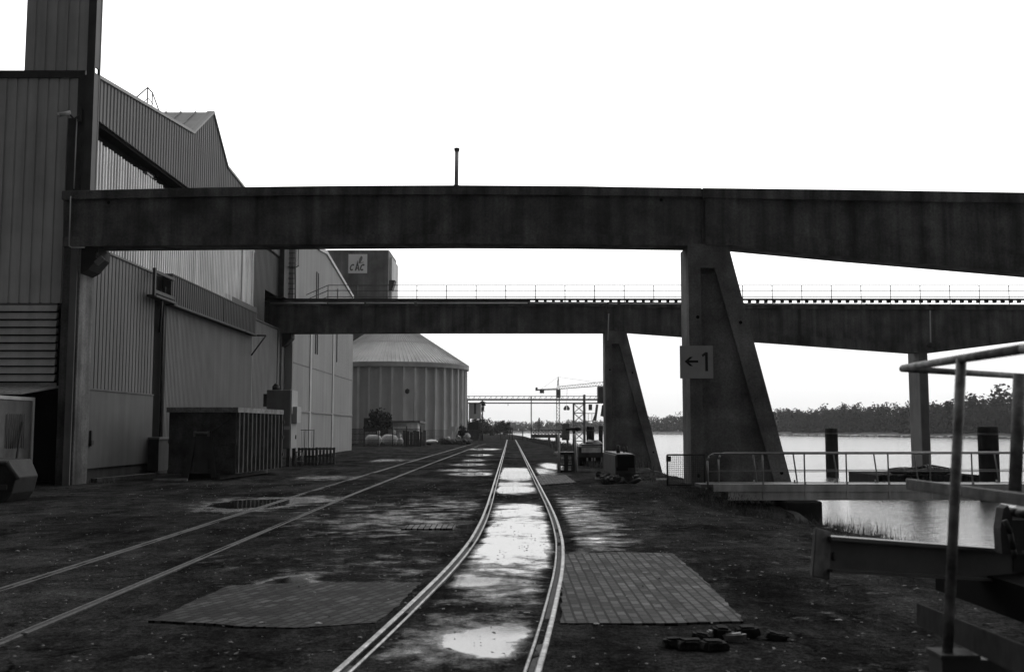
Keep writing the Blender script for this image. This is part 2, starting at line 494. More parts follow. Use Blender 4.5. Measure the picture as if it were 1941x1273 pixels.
# ------------------------------------------------------------------ railway tracks
def frame_path(tab, y0, y1, step):
    out = []; y = y0
    while y < y1:
        x = smooth_tab(tab, y); dx = (smooth_tab(tab, y + .3) - smooth_tab(tab, y - .3)) / .6
        nrm = Vector((1, -dx, 0)).normalized()
        out.append((Vector((x, y, 0)), nrm)); y += step if y < 45 else step * 6
    return out
def rail_bm(tab, off, wd, top, y0, y1, step=0.4, z0=-0.08):
    bm = B(); prev = None
    for c, n in frame_path(tab, y0, y1, step):
        pr = []
        for o, z in ((-wd/2, z0), (-wd/2, top - 0.008), (-wd/2 + 0.010, top), (wd/2 - 0.010, top), (wd/2, top - 0.008), (wd/2, z0)):
            p = c + n * (off + o); pr.append(bm.verts.new((p.x, p.y, z)))
        if prev:
            for i in range(5): bm.faces.new((prev[i], pr[i], pr[i+1], prev[i+1]))
        prev = pr
    return bm
def track(tab, label, y0, y1, g=0.845, hw=0.056, sep=0.112, top=0.032, railsteel=railsteel):
    c = smooth_tab(tab, max(y0, 9))
    t = thing('railway_track', (c, max(y0, 9), 0), label, 'railway track', 'tracks set into the yard')
    for s in (-1, 1):
        r = obj('rail', rail_bm(tab, s * g, hw, top, y0, y1), railsteel, t)
        obj('check_rail', rail_bm(tab, s * (g - sep), hw * 0.55, top - 0.006, y0, y1), railsteel, r)
        obj('groove', rail_bm(tab, s * (g - sep * 0.53), 0.075, 0.002, y0, y1), mat('groove_dirt', 0.03, 0.8, 0.5, 4, speck=0.4), r)
    return t
track(T1, 'polished grooved track that curves away through the puddles in the middle of the yard', 2.2, 205)
track(T2, 'duller straight track on the left, running past the skip container', 2.2, 150, hw=0.045, sep=0.10, top=0.018, railsteel=railsteel_dull)

# brick paving beside the tracks
def brick_mat(name, rot, v):
    m = bpy.data.materials.new(name); m.use_nodes = True
    t = m.node_tree; N, L = t.nodes, t.links; p = N['Principled BSDF']
    tc = N.new('ShaderNodeTexCoord'); mp = N.new('ShaderNodeMapping'); mp.inputs['Rotation'].default_value = (0, 0, rot)
    wob = N.new('ShaderNodeTexNoise'); wob.inputs['Scale'].default_value = 1.1
    L.new(tc.outputs['Object'], wob.inputs['Vector'])
    vm = N.new('ShaderNodeVectorMath'); vm.operation = 'MULTIPLY_ADD'
    L.new(wob.outputs['Color'], vm.inputs[0]); vm.inputs[1].default_value = (0.035, 0.035, 0)
    L.new(tc.outputs['Object'], vm.inputs[2])
    L.new(vm.outputs[0], mp.inputs['Vector'])
    br = N.new('ShaderNodeTexBrick'); L.new(mp.outputs[0], br.inputs['Vector'])
    br.inputs['Scale'].default_value = 1.0
    br.inputs['Brick Width'].default_value = 0.24; br.inputs['Row Height'].default_value = 0.118
    br.inputs['Mortar Size'].default_value = 0.016; br.inputs['Mortar Smooth'].default_value = 0.3
    br.inputs['Color1'].default_value = (v*0.35,)*3 + (1,); br.inputs['Color2'].default_value = (v*1.8,)*3 + (1,)
    br.inputs['Mortar'].default_value = (0.006,)*3 + (1,)
    nz = N.new('ShaderNodeTexNoise'); nz.inputs['Scale'].default_value = 1.4; nz.inputs['Detail'].default_value = 8
    L.new(tc.outputs['Object'], nz.inputs['Vector'])
    mr_ = N.new('ShaderNodeMapRange'); L.new(nz.outputs[0], mr_.inputs[0])
    for i, x in enumerate((0.3, 0.7, 0.45, 1.5)): mr_.inputs[i+1].default_value = x
    mx = N.new('ShaderNodeMix'); mx.data_type = 'RGBA'; mx.blend_type = 'MULTIPLY'; mx.inputs[0].default_value = 1
    L.new(br.outputs['Color'], mx.inputs[6]); L.new(mr_.outputs[0], mx.inputs[7])
    L.new(mx.outputs[2], p.inputs['Base Color'])
    p.inputs['Roughness'].default_value = 0.7; p.inputs['Specular IOR Level'].default_value = 0.07
    n2 = N.new('ShaderNodeTexNoise'); n2.inputs['Scale'].default_value = 30; L.new(tc.outputs['Object'], n2.inputs['Vector'])
    ad = N.new('ShaderNodeMath'); ad.operation = 'MULTIPLY_ADD'; L.new(br.outputs['Fac'], ad.inputs[0]); ad.inputs[1].default_value = -1
    L.new(n2.outputs[0], ad.inputs[2])
    bu = N.new('ShaderNodeBump'); bu.inputs['Distance'].default_value = 0.012; bu.inputs['Strength'].default_value = 0.7
    L.new(ad.outputs[0], bu.inputs['Height']); L.new(bu.outputs[0], p.inputs['Normal'])
    return m
def paving(pix, z, m, n=.022):
    P = [onz(x, y) for x, y in pix]
    Q = []
    for p, q in zip(P, P[1:] + P[:1]):
        k = max(1, int((q - p).length / .16))
        for i in range(k): Q.append((p.x + (q.x - p.x) * i / k + U(-n, n), p.y + (q.y - p.y) * i / k + U(-n, n)))
    bm = B(); prism_z(bm, Q, -0.02, z)
    return struct('brick_paving', bm, m)
bk = brick_mat('brick_setts', math.pi / 2, 0.052)
paving([(1066,1052),(1160,1048),(1276,1050),(1345,1110),(1412,1180),(1240,1184),(1062,1184),(1066,1120)], 0.022, bk)
bk2 = brick_mat('worn_brick_setts', math.pi / 2 + 0.35, 0.030)
paving([(432,1112),(600,1106),(798,1106),(755,1150),(712,1183),(560,1192),(470,1191),(380,1183),(284,1179)], 0.022, bk2)
paving([(1016,903),(1072,901),(1092,915),(1026,920)], 0.034, bk)
paving([(772,997),(866,995),(858,1004),(762,1004)], 0.034, brick_mat('pale_setts', math.pi/2, 0.12))

# ------------------------------------------------------------------ concrete gantries over the yard
PXL, PXR_TOP = 6.63, 8.16
def pier_bms(Y, back):
    zt, zb = 8.95, -4.0
    s = (10.32 - 8.16) / 8.8
    outer = [(PXL, zb), (PXR_TOP + s * (8.84 - zb), zb), (PXR_TOP - 0.02, zt), (PXL, zt)]
    si = (9.72 - 7.63) / 8.05
    fr = B()     # face frame: left flange, slanted flange, head
    d = 0.30
    prism_y(fr, [(PXL, zb), (7.09, zb), (7.09, 8.05), (PXL, 8.05)], Y, Y + d)
    prism_y(fr, [(7.63 + si * (8.05 - zb), zb), (PXR_TOP + s * (8.84 - zb), zb), (PXR_TOP + s * (8.84 - 8.05), 8.05), (7.63, 8.05)], Y, Y + d)
    prism_y(fr, [(PXL, 8.05), (PXR_TOP + s * (8.84 - 8.05), 8.05), (PXR_TOP - 0.02, zt), (PXL, zt)], Y, Y + d)
    web = B(); prism_y(web, outer, Y + d, back)
    bmesh.ops.bevel(web, geom=[e for e in web.edges], offset=0.05, segments=1, affect='EDGES')
    return fr, web
def beam_pts(top, bot): return top + bot[::-1]
def gantry(Y, label, topL, botL, topR, botR, thick, pillar_x, fl=0.34):
    t = thing('concrete_gantry', (PXL, Y, 0), label, 'gantry', 'concrete gantries spanning from the shed to the river')
    # yard span
    b = B()
    prism_y(b, [(x, z) for x, z in topL] + [(x, z) for x, z in botL[::-1]], Y + 0.10, Y + thick)
    obj('yard_beam', b, concrete, t)
    b = B(); prism_y(b, [(x, z) for x, z in topL] + [(x, z - fl) for x, z in topL[::-1]], Y - 0.06, Y + thick + 0.12)
    bmesh.ops.bevel(b, geom=list(b.edges), offset=0.025, segments=1, affect='EDGES')
    obj('top_flange', b, concrete, t)
    b = B(); prism_y(b, [(x, z + 0.36) for x, z in botL] + [(x, z) for x, z in botL[::-1]], Y + 0.03, Y + 0.098)
    obj('bottom_flange', b, concrete, t)
    # river span
    b = B(); prism_y(b, topR + botR[::-1], Y + 0.10, Y + thick)
    obj('river_beam', b, concrete, t)
    b = B(); prism_y(b, topR + [(x, z - fl * 1.15) for x, z in topR[::-1]], Y - 0.08, Y + thick + 0.12)
    bmesh.ops.bevel(b, geom=list(b.edges), offset=0.025, segments=1, affect='EDGES')
    obj('top_flange', b, concrete, t)
    b = B()
    prism_y(b, [(x, z + 0.62) for x, z in botR] + [(x, z) for x, z in botR[::-1]], Y + 0.02, Y + 0.098)
    obj('bottom_flange', b, concrete, t)
    fr, web = pier_bms(Y, Y + 1.75)
    p = obj('pier', web, pier_concrete, t)
    obj('pier_frame', fr, pier_concrete, p)
    # beam head over the pier
    zt = topL[-1][1]
    b = B(); box(b, (7.30, Y - 0.03, 8.9), (8.5, Y + 0.12, zt - fl - 0.01)); obj('pier_head', b, concrete, p)
    # weep holes
    for (hx, hz) in ((6.86 + 0.1, 6.2), (8.55, 6.0), (6.9, 0.35), (10.05 - 0.1, 0.45)):
        b = B(); tube(b, (hx, Y - 0.004, hz), (hx, Y + 0.1, hz), 0.065, 12); obj('weep_hole', b, black, p)
    # river pillar
    b = B(); box(b, (pillar_x, Y + 0.1, -5.0), (pillar_x + 0.62, Y + 2.2, lerp_table(botR, pillar_x) + 0.02 + 0.1))
    bmesh.ops.bevel(b, geom=list(b.edges), offset=0.06, segments=1, affect='EDGES')
    obj('river_pillar', b, concrete_lt, t)
    return t
def xz(px, py, Y): v = at(px, py, Y); return (v.x, v.z)
Y1 = 38.4
g1 = gantry(Y1, 'nearer dark concrete gantry across the whole picture, with the arrow sign on its splayed pier',
    [xz(118,362,Y1), xz(400,356,Y1), xz(640,353,Y1), xz(870,352,Y1), xz(1100,353.5,Y1), xz(1330,357,Y1)],
    [xz(118,466.5,Y1), xz(400,464,Y1), xz(640,462,Y1), xz(870,461,Y1), xz(1100,462,Y1), xz(1330,465,Y1)],
    [xz(1331,357,Y1), xz(1600,360.5,Y1), xz(1941,366,Y1), xz(2300,373,Y1), xz(2520,377,Y1)],
    [xz(1331,464,Y1), xz(1385,466,Y1), xz(1600,486,Y1), xz(1941,515,Y1), xz(2470,562,Y1), xz(2520,560,Y1)], 1.15, 28.9)
Y2 = 72.8
g2 = gantry(Y2, 'farther concrete gantry with railing along its top, seen below the near beam',
    [xz(500,571,Y2), xz(800,571,Y2), xz(1150,572,Y2)],
    [xz(500,631,Y2), xz(800,629.5,Y2), xz(1150,629.5,Y2)],
    [xz(1151,572,Y2), xz(1500,575,Y2), xz(1941,577,Y2), xz(2060,578,Y2)],
    [xz(1151,629,Y2), xz(1192,629,Y2), xz(1500,651,Y2), xz(1728,668,Y2), xz(1766,668,Y2), xz(1941,646,Y2), xz(2060,632,Y2)], 1.15, 28.75)
# columns of the gantries on the shed side
for g, Y in ((g1, Y1), (g2, Y2)):
    b = B(); box(b, (-16.78, Y + 0.12, -0.3), (-16.12, Y + 1.45, 10.9 if g is g1 else 11.0))
    bmesh.ops.bevel(b, geom=list(b.edges), offset=0.03, segments=1, affect='EDGES')
    c = obj('column', b, concrete, g)
    b = B(); box(b, (-16.45, Y + 0.02, -0.3), (-16.2, Y + 0.119, 8.8)); obj('column_pilaster', b, concrete_lt if g is g1 else concrete, c)
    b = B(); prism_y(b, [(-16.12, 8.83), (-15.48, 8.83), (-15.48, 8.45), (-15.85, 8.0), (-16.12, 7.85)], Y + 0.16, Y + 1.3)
    obj('corbel', b, concrete_dk, c)  # near-black base colour, far darker than the column's concrete
# hairline pipes and fittings
b = B(); path(b, [at(134,372,Y1-.12), at(131,466,Y1-.12), at(136,469,Y1-.12), at(160,469,Y1-.12)], 0.022, 6); obj('conduit', b, white_paint, g1)
b = B(); path(b, [at(1154,594,Y2-.12), at(1152,645,Y2-.12)], 0.04, 6); obj('conduit', b, white_paint, g2)
b = B(); path(b, [at(1763,588,Y2-.12), at(1764,652,Y2-.12)], 0.05, 6); obj('conduit', b, white_paint, g2)
b = B(); box(b, tuple(at(1148,657,Y2-.12)), tuple(at(1159,650,Y2-.0))); obj('lamp_box', b, steel_md, g2)
b = B(); lump(b, at(1764,654,Y2-.25), (.28,.2,.2), 4, 2, .1); obj('lamp_box', b, steel_dk, g2)
for px, py in ((204,383),(1254,378)):
    b = B(); p = at(px, py, Y1); tube(b, (p.x, Y1 - 0.005 + .1, p.z), (p.x, Y1 + 0.2, p.z), 0.06, 12); obj('weep_hole', b, black, g1)
# pale light strip, crane rail and railing on the far gantry
for x0, x1 in ((512,620),(622,690),(694,785),(790,1000),(1004,1150),(1154,1170),(1176,1290),(1412,1500),(1504,1640),(1645,1760),(1765,1941)):
    b = B(); tube(b, at(x0, 574.5 if x0 < 1150 else 575.5 + (x0-1150)*.0025, Y2-.14), at(x1, 574.5 if x1 <= 1150 else 575.5 + (x1-1150)*.0025, Y2-.14), 0.05, 6); obj('cable_conduit', b, mat('pale_conduit', 0.5, 0.4, 0.2), g2)
b = B()
zt = xz(1150,572,Y2)[1]
L_, R_ = xz(1000,566,Y2)[0], xz(2050,572,Y2)[0]
box(b, (xz(505,570,Y2)[0], Y2 + .15, zt), (L_, Y2 + .75, zt + .26))
box(b, (L_, Y2 + .2, zt + .17), (R_, Y2 + .6, zt + .27))
x = L_
while x < R_:
    box(b, (x, Y2 + .22, zt - .02), (x + .2, Y2 + .5, zt + .165)); x += .58
obj('crane_rail', b, steel_dk, g2)
rl = []
b = B(); zr = zt + .2
Yr = Y2 + 0.95
lx = at(622, 540, Yr).x; rx = at(2000, 541, Yr).x
ztop = at(900, 540.5, Yr).z
for k in (0, .36, .78):
    zz = ztop - k * (ztop - zr - .05)
    tube(b, (lx, Yr, zz), (rx, Yr, zz), 0.028, 6)
    tube(b, (lx, Yr, zz), (-15.5, Yr + 4.5, zz - .1), 0.028, 6)
railing = obj('railing', b, steel_md, g2)
x = lx; i = 0
while x < rx:
    b = B(); tube(b, (x, Yr, zr - .3), (x, Yr, ztop), 0.03, 6); obj('railing_post', b, steel_md, railing); x += 2.12
# vent pipe standing on the near beam
t = thing('vent_pipe', at(865, 352, Y1 + .5), 'short upright vent pipe with a flanged cap on top of the near beam', 'pipe')
p = at(865, 353, Y1 + .5); q = at(866, 287, Y1 + .5)
b = B(); tube(b, p, q, 0.075, 14); obj('pipe', b, mat('vent_pipe_paint', 0.4, 0.6, 0.3, 3, streak=.3), t)
b = B(); tube(b, q, q + Vector((0, 0, .06)), 0.095, 14); tube(b, q + Vector((0,0,.06)), q + Vector((0, 0, .12)), 0.105, 14); obj('cap', b, steel_md, t)
b = B(); tube(b, p - Vector((0,0,.02)), p + Vector((0,0,.05)), .16, 14, .09); obj('base_flange', b, steel_dk, t)

# arrow sign on the pier
c0, c1 = at(1289, 717, Y1 - .1), at(1351, 655, Y1 - .1)
t = thing('number_sign', (c0.x, Y1 - .1, c0.z), 'square grey sign with a left arrow and the number 1 on the concrete pier', 'sign')
b = B(); box(b, (c0.x, Y1 - .13, c0.z), (c1.x, Y1 - .10, c1.z)); obj('board', b, sign_mat, t)
b = B(); box(b, (c0.x + .2, Y1 - .1, c0.z + .3), (c1.x - .1, Y1 + .0, c0.z + .38)); box(b, (c0.x + .4, Y1 - .1, c1.z - .38), (c1.x - .1, Y1 + .0, c1.z - .3)); obj('bracket', b, steel_dk, t)
W_ = c1.x - c0.x
def sg(u, v): return (c0.x + u * W_, c0.z + v * W_)
b = B()
prism_y(b, [sg(.76,.22), sg(.84,.22), sg(.84,.79), sg(.765,.79), sg(.76,.76)], Y1 - .136, Y1 - .128)
prism_y(b, [sg(.762,.79), sg(.66,.715), sg(.685,.645), sg(.762,.70)], Y1 - .1362, Y1 - .128)
obj('number', b, sign_ink, t)
b = B()
prism_y(b, [sg(.22,.475), sg(.55,.475), sg(.55,.545), sg(.22,.545)], Y1 - .136, Y1 - .128)
prism_y(b, [sg(.14,.51), sg(.30,.65), sg(.39,.65), sg(.235,.51), sg(.39,.37), sg(.30,.37)], Y1 - .1362, Y1 - .128)
obj('arrow', b, sign_ink, t)

# ------------------------------------------------------------------ left building
FX = -16.2
shed = thing('warehouse', (FX, 38.6, 0), 'tall dark corrugated warehouse with a gabled monitor roof filling the left side', 'building')
GAB = [(39.5, 15.72), (51.8, 17.03), (55.15, 19.13), (58.2, 16.89), (61.5, 16.6), (73.6, 15.3)]
b = B(); corrug(b, 'Y', 39.5, 73.2, FX, 1, 0.36, 0.035, 14.1, lambda s: lerp_table(GAB, s)); obj('gable_wall', b, clad_side, shed)
b = B(); prism_x(b, [(39.5, 14.1), (73.2, 14.1), (73.2, 15.3), (61.5, 16.55), (58.2, 16.84), (55.15, 19.08), (51.8, 16.98), (39.5, 15.67)], FX - .3, FX - .02); obj('gable_backing', b, clad_band, shed)
# verge trims
b = B()
for (ya, za), (yb, zb) in zip(GAB, GAB[1:]):
    hexa(b, [(FX - .3, ya, za), (FX + .1, ya, za), (FX + .1, yb, zb), (FX - .3, yb, zb), (FX - .3, ya, za + .13), (FX + .1, ya, za + .13), (FX + .1, yb, zb + .13), (FX - .3, yb, zb + .13)])
obj('verge_trim', b, mat('verge_metal', 0.22, 0.5, 0.1), shed)
# roofs
b = B()
RX = -48
def roofq(p, q, dz=0.02):
    (ya, za), (yb, zb) = p, q
    vs = [b.verts.new(v) for v in ((FX - .05, ya, za + dz), (FX - .05, yb, zb + dz), (RX, yb, zb + dz), (RX, ya, za + dz))]
    b.faces.new(vs)
roofq(GAB[0], GAB[1]); roofq(GAB[3], GAB[4]); roofq(GAB[4], GAB[5])
r = obj('roof', b, clad_band, shed)
b = B(); roofq(GAB[1], GAB[2], .06); roofq(GAB[2], GAB[3], .06)
for i in range(40):
    x = FX - .1 - i * .8
    for (ya, za), (yb, zb) in ((GAB[1], GAB[2]), (GAB[2], GAB[3])):
        hexa(b, [(x - .05, ya, za + .05), (x, ya, za + .05), (x, yb, zb + .05), (x - .05, yb, zb + .05), (x - .05, ya, za + .13), (x, ya, za + .13), (x, yb, zb + .13), (x - .05, yb, zb + .13)])
obj('roof_monitor', b, mat('monitor_roof', 0.22, 0.55, 0.2, 0.5), r)
# back and interior dark core so nothing shows through
b = B(); box(b, (RX, 43.5, -0.2), (FX - 1.1, 67.9, 14.6)); obj('core', b, black, shed)
# dark slot under the gable
b = B(); box(b, (FX - 1.0, 39.5, 13.1), (FX - .55, 73.2, 14.1)); box(b, (FX - 1.0, 39.5, 13.95), (FX - .05, 73.2, 14.098)); obj('roof_slot', b, black, shed)
b = B(); box(b, (FX - .55, 45.8, 13.45), (FX - .12, 46.6, 13.55)); obj('slot_bracket', b, steel_md, shed)
# bright fibre sheeting with a ragged soiled top
b = B()
jag = lambda s: 13.33 + .1 * mnoise.noise(Vector((s * 2.2, 0, 0))) + .06 * mnoise.noise(Vector((s * 9, 1, 0)))
corrug(b, 'Y', 39.6, 65.2, FX - .16, 1, 0.30, 0.14, lambda s: 9.1 if s < 60 else 9.75, jag, .32); obj('bright_sheeting', b, translu, shed)
b = B()
for ys_ in (62.0, 63.3, 64.4, 65.0): box(b, (FX - .05, ys_, 9.8), (FX - .02, ys_ + .1, 13.2))
obj('sheeting_batten', b, steel_md, shed)
b = B(); corrug(b, 'Y', 65.2, 68.1, FX - .1, 1, 0.33, 0.05, 8.0, 13.95); corrug(b, 'Y', 68.1, 73.2, FX - .1, 1, 0.33, 0.05, 11.25, 13.95); box(b, (FX - .3, 67.95, 8.0), (FX - .06, 68.1, 11.25)); obj('dark_sheeting', b, clad_band, shed)
b = B(); box(b, (FX - .12, 58.5, 8.6), (FX - .03, 66, 9.76)); obj('sill_panel', b, clad_band, shed)
# lower bay: ribbed panel over a flat panel over plinth
b = B(); corrug(b, 'Y', 39.9, 46.9, FX, 1, 0.36, 0.032, 3.58, 9.05, .74); box(b, (FX - .1, 39.9, 9.05), (FX + .09, 46.9, 9.13)); obj('ribbed_panel', b, clad_side, shed)
b = B(); box(b, (FX - .2, 39.8, .55), (FX + .04, 47.0, 3.56)); box(b, (FX - .2, 39.8, 3.56), (FX + .075, 47.0, 3.62)); obj('flat_panel', b, clad_panel, shed)
b = B(); box(b, (FX - .4, 39.8, -.2), (FX - .03, 47.5, .55)); obj('plinth', b, concrete_dk, shed)
b = B(); box(b, (FX + .0, 40.02, 1.4), (FX + .12, 40.12, 2.0)); box(b, (FX + .05, 39.96, 1.45), (FX + .16, 40.2, 1.62)); obj('lock_box', b, steel_dk, shed)
# dark stanchion and sliding door gear
b = B(); box(b, (FX - .3, 46.95, -.1), (FX + .02, 48.35, 9.1)); obj('door_jamb', b, black, shed)
b = B(); tube(b, (FX + .14, 47.8, 1.7), (FX + .14, 47.8, 8), .06, 8); box(b, (FX, 46.6, .2), (FX + .5, 48.2, 1.6)); obj('jamb_pipe', b, steel_dk, shed)
b = B(); box(b, (FX, 46.5, 1.6), (FX + .55, 48.3, 1.7)); obj('jamb_cap', b, steel_md, shed)
b = B()
gx = FX + .45
box(b, (gx - .06, 45.45, 7.9), (gx + .05, 45.62, 9.15)); box(b, (gx - .08, 45.6, 8.95), (gx + .04, 48.2, 9.08)); box(b, (gx - .08, 45.6, 8.05), (gx + .04, 48.2, 8.2))
box(b, (FX + .1, 45.6, 7.88), (gx + .08, 48.4, 7.98))
tube(b, (gx, 46.6, 7.88), (FX + .05, 47.6, 6.5), .05, 6); tube(b, (gx, 47.0, 8.1), (gx, 47.0, 8.5), .03, 6)
obj('door_track', b, steel_dk, shed)
door = B(); corrug(door, 'Y', 48.3, 64.6, FX + .06, 1, 0.205, 0.045, .25, 7.9); dr = obj('sliding_door', door, clad_mid, shed)
b = B(); corrug(b, 'Y', 48.0, 64.0, FX + .40, 1, 0.33, 0.04, 7.9, 9.2); cvr = obj('track_cover', b, clad_band, dr)
b = B(); box(b, (FX - .2, 47.9, 9.2), (FX + .47, 64.1, 9.26)); box(b, (FX, 48.2, 7.8), (FX + .48, 64.1, 7.898)); box(b, (FX, 47.9, 7.9), (FX + .42, 47.99, 9.2)); box(b, (FX, 56.7, 7.9), (FX + .46, 56.8, 9.2)); obj('cover_trim', b, steel_dk, cvr)
b = B(); box(b, (FX - .4, 47.5, -.2), (FX + .05, 65, .24)); obj('door_sill', b, concrete_dk, shed)
b = B(); tube(b, (FX + .1, 64.3, 7.85), (FX + 1.0, 64.3, 7.85), .06, 6); tube(b, (FX + 1.0, 64.3, 7.85), (FX + .1, 64.3, 6.6), .05, 6); box(b, (FX, 64.25, 7.9), (FX + .1, 64.4, 8.9)); obj('door_bracket', b, steel_dk, shed)
b = B(); corrug(b, 'Y', 64.6, 71.6, FX + .02, 1, 0.33, 0.04, .1, 8.93); obj('fixed_panel', b, clad_mid, shed)
b = B(); box(b, (FX - .3, 64.6, 8.93), (FX + .12, 71.8, 9.02)); box(b, (FX - .3, 71.6, 0), (FX + .1, 72.2, 9.0)); obj('panel_trim', b, steel_dk, shed)
# front of the near block, facing the camera
FY = 39.25
b = B(); corrug(b, 'X', -34.0, -16.66, FY, -1, 0.40, 0.06, 6.82, 15.6, .76); obj('front_wall', b, clad_dark, shed)
b = B(); box(b, (-34, FY - .14, 15.58), (-16.45, FY + .3, 15.86)); obj('parapet_trim', b, steel_dk, shed)
b = B(); corrug(b, 'X', -19.05, -16.52, FY + .35, -1, 0.40, 0.055, 15.62, 20.5, .76); prism_z(b, [(-19.06, FY + .37), (-16.53, FY + .37), (-17.4, 41.5), (-19.06, 41.5)], 15.5, 20.5); obj('stair_tower', b, clad_dark, shed)
b = B(); box(b, (-34, FY + .2, 6.0), (-16.85, 43.6, 15.5)); obj('front_block', b, clad_band, shed)
b = B()
for i in range(10):
    z = 3.85 + i * .295
    hexa(b, [(-34, FY - .12, z), (-17.22, FY - .12, z), (-17.22, FY + .1, z + .06), (-34, FY + .1, z + .06), (-34, FY - .03, z + .24), (-17.22, FY - .03, z + .24), (-17.22, FY + .12, z + .26), (-34, FY + .12, z + .26)])
obj('louvre', b, clad_dark, shed)
b = B(); box(b, (-34, FY - .05, 6.76), (-17.22, FY + .19, 6.84)); obj('louvre_trim', b, steel_md, shed)
b = B(); box(b, (-34, FY + .2, 3.4), (-16.9, FY + .4, 6.6)); box(b, (-34, 42.2, -.2), (-16.9, 42.4, 4)); obj('back_wall', b, black, shed)
b = B(); box(b, (-17.45, 41.6, 0.8), (-17.2, 41.75, 3.6)); box(b, (-17.9, 42.0, .6), (-16.95, 42.15, 3.6)); obj('inner_wall', b, steel_dk, shed)
b = B()
hexa(b, [(-34, FY - 1.3, 3.32), (-17.85, FY - 1.3, 3.32), (-17.0, FY + .1, 3.62), (-34, FY + .1, 3.62), (-34, FY - 1.3, 3.38), (-17.85, FY - 1.3, 3.38), (-17.0, FY + .1, 3.68), (-34, FY + .1, 3.68)])
for i in range(30):
    x = -17.9 - i * .28
    if x < -26: break
    hexa(b, [(x - .06, FY - 1.3, 3.38), (x, FY - 1.3, 3.38), (x + .4, FY + .1, 3.68), (x + .34, FY + .1, 3.68), (x - .06, FY - 1.3, 3.42), (x, FY - 1.3, 3.42), (x + .4, FY + .1, 3.72), (x + .34, FY + .1, 3.72)])
box(b, (-34, FY + .1, 3.6), (-17.22, FY + .16, 3.8))
obj('canopy', b, clad_dark, shed)
# upper steel column standing over the beam end
b = B()
zb_, zt_ = 10.8, 20.5
box(b, (-16.13, Y1 + .05, zb_), (-15.83, Y1 + .12, zt_))
zh0, zh1 = at(180, 141, Y1 + .35).z, at(180, 130, Y1 + .35).z
box(b, (-15.90, Y1 + .12, zb_), (-15.84, Y1 + .52, zh0)); box(b, (-15.90, Y1 + .12, zh1), (-15.84, Y1 + .52, zt_))
box(b, (-15.91, Y1 + .52, zb_), (-15.83, Y1 + .62, zt_))
obj('steel_column', b, mat('column_steel', 0.045, 0.6, 0.3, 1.0, streak=.3), shed)
b = B()
box(b, (-16.80, Y1 + .15, zb_), (-16.52, Y1 + .8, 13.8)); box(b, (-16.5, Y1 + .2, zb_), (-16.14, Y1 + .5, 15.5)); box(b, (-16.4, Y1 + .18, 13.5), (-16.2, Y1 + .19, 14.0))
for z in (11.1, 11.5, 12.1, 12.7, 13.2): box(b, (-16.36, Y1 + .16, z), (-16.28, Y1 + .2, z + .07))
obj('column_bracing', b, steel_dk, shed)
b = B(); path(b, [at(146, 226, Y1 + .1), at(140, 358, Y1 + .1)], .022, 6); obj('conduit', b, white_paint, shed)
# second column head (dark box where far beam meets the shed)
b = B(); box(b, (-17.6, 72.0, 11.25), (-15.85, 73.9, 15.3)); obj('column_casing', b, steel_dk, shed)
# roof edge handrail
b = B()
p0, p1, p2, p3 = at(256,187,50), at(280,166,51), at(289,176,51.3), at(302,212,52.4)
path(b, [p0, p1, p2, p3], .03, 6); tube(b, p1, at(279,201,51), .03, 6); tube(b, p2, at(288,205,51.5), .025, 6); path(b, [at(268,196,50.5), at(281,187,51.0), at(290,197,51.4)], .02, 6)
obj('roof_handrail', b, steel_dk, shed)

# security camera and floodlight on the column
t = thing('security_camera', at(150, 217, Y1), 'pale bullet security camera pointing left from the steel column', 'camera')
b = B(); tube(b, at(113,218,Y1-.5), at(134,213,Y1-.35), .075, 10); tube(b, at(111,218.5,Y1-.5), at(113,218,Y1-.5), .09, 10); obj('housing', b, mat('camera_shell', 0.4, 0.5, 0.1), t)
b = B(); path(b, [at(131,215,Y1-.35), at(140,226,Y1-.1), at(152,217,Y1+.05)], .035, 6); box(b, tuple(at(146,230,Y1+.0)), tuple(at(157,208,Y1+.14))); obj('bracket', b, steel_dk, t)
t = thing('floodlight', at(180, 488, Y1 - .2), 'small floodlight tilted down under the left end of the near beam', 'lamp')
b = B(); p = at(189, 494, Y1 - .3); box(b, tuple(p - Vector((.17, .1, .08))), tuple(p + Vector((.17, .1, .08))), Matrix.Rotation(-.7, 3, 'Y')); obj('lamp_head', b, steel_md, t)
b = B(); path(b, [at(184,478,Y1+.2), at(182,487,Y1-.2), p], .03, 6); obj('bracket', b, steel_dk, t)

# ------------------------------------------------------------------ pale shed beyond
SX = -15.6
GB = [(73.9, 15.2), (79.6, 17.6), (82.0, 17.35), (87.5, 16.75), (102.3, 14.85)]
GB = [(73.95, 16.2), (79.0, 17.45), (82.0, 17.4), (87.4, 16.9), (91.0, 16.0), (102.6, 12.9)]
e1, e2, e3 = onx(604, 475, SX), onx(617, 481.5, SX), onx(668, 566, SX)
GB = [(73.95, e1.z - .5), (78.5, e1.z + .15), (e1.y, e1.z), (e2.y, e2.z), (e3.y, e3.z), (e3.y + .6, e3.z - .4)]
yB1 = e3.y + .6
ps = thing('storage_shed', (SX, 74, 0), 'pale corrugated storage shed with sloping roofline behind the tall dark warehouse', 'building')
b = B(); corrug(b, 'Y', 73.95, yB1, SX, 1, 0.30, 0.035, 3.4, lambda s: lerp_table(GB, s)); corrug(b, 'Y', 73.95, yB1, SX, 1, 0.3, 0.035, -.4, 3.3); obj('wall', b, clad_lite, ps)
b = B(); prism_x(b, [(73.95, -.4), (yB1, -.4)] + [(y, z - .1) for y, z in GB[::-1]], -40, SX - .03); obj('shed_body', b, clad_lite, ps)
b = B()
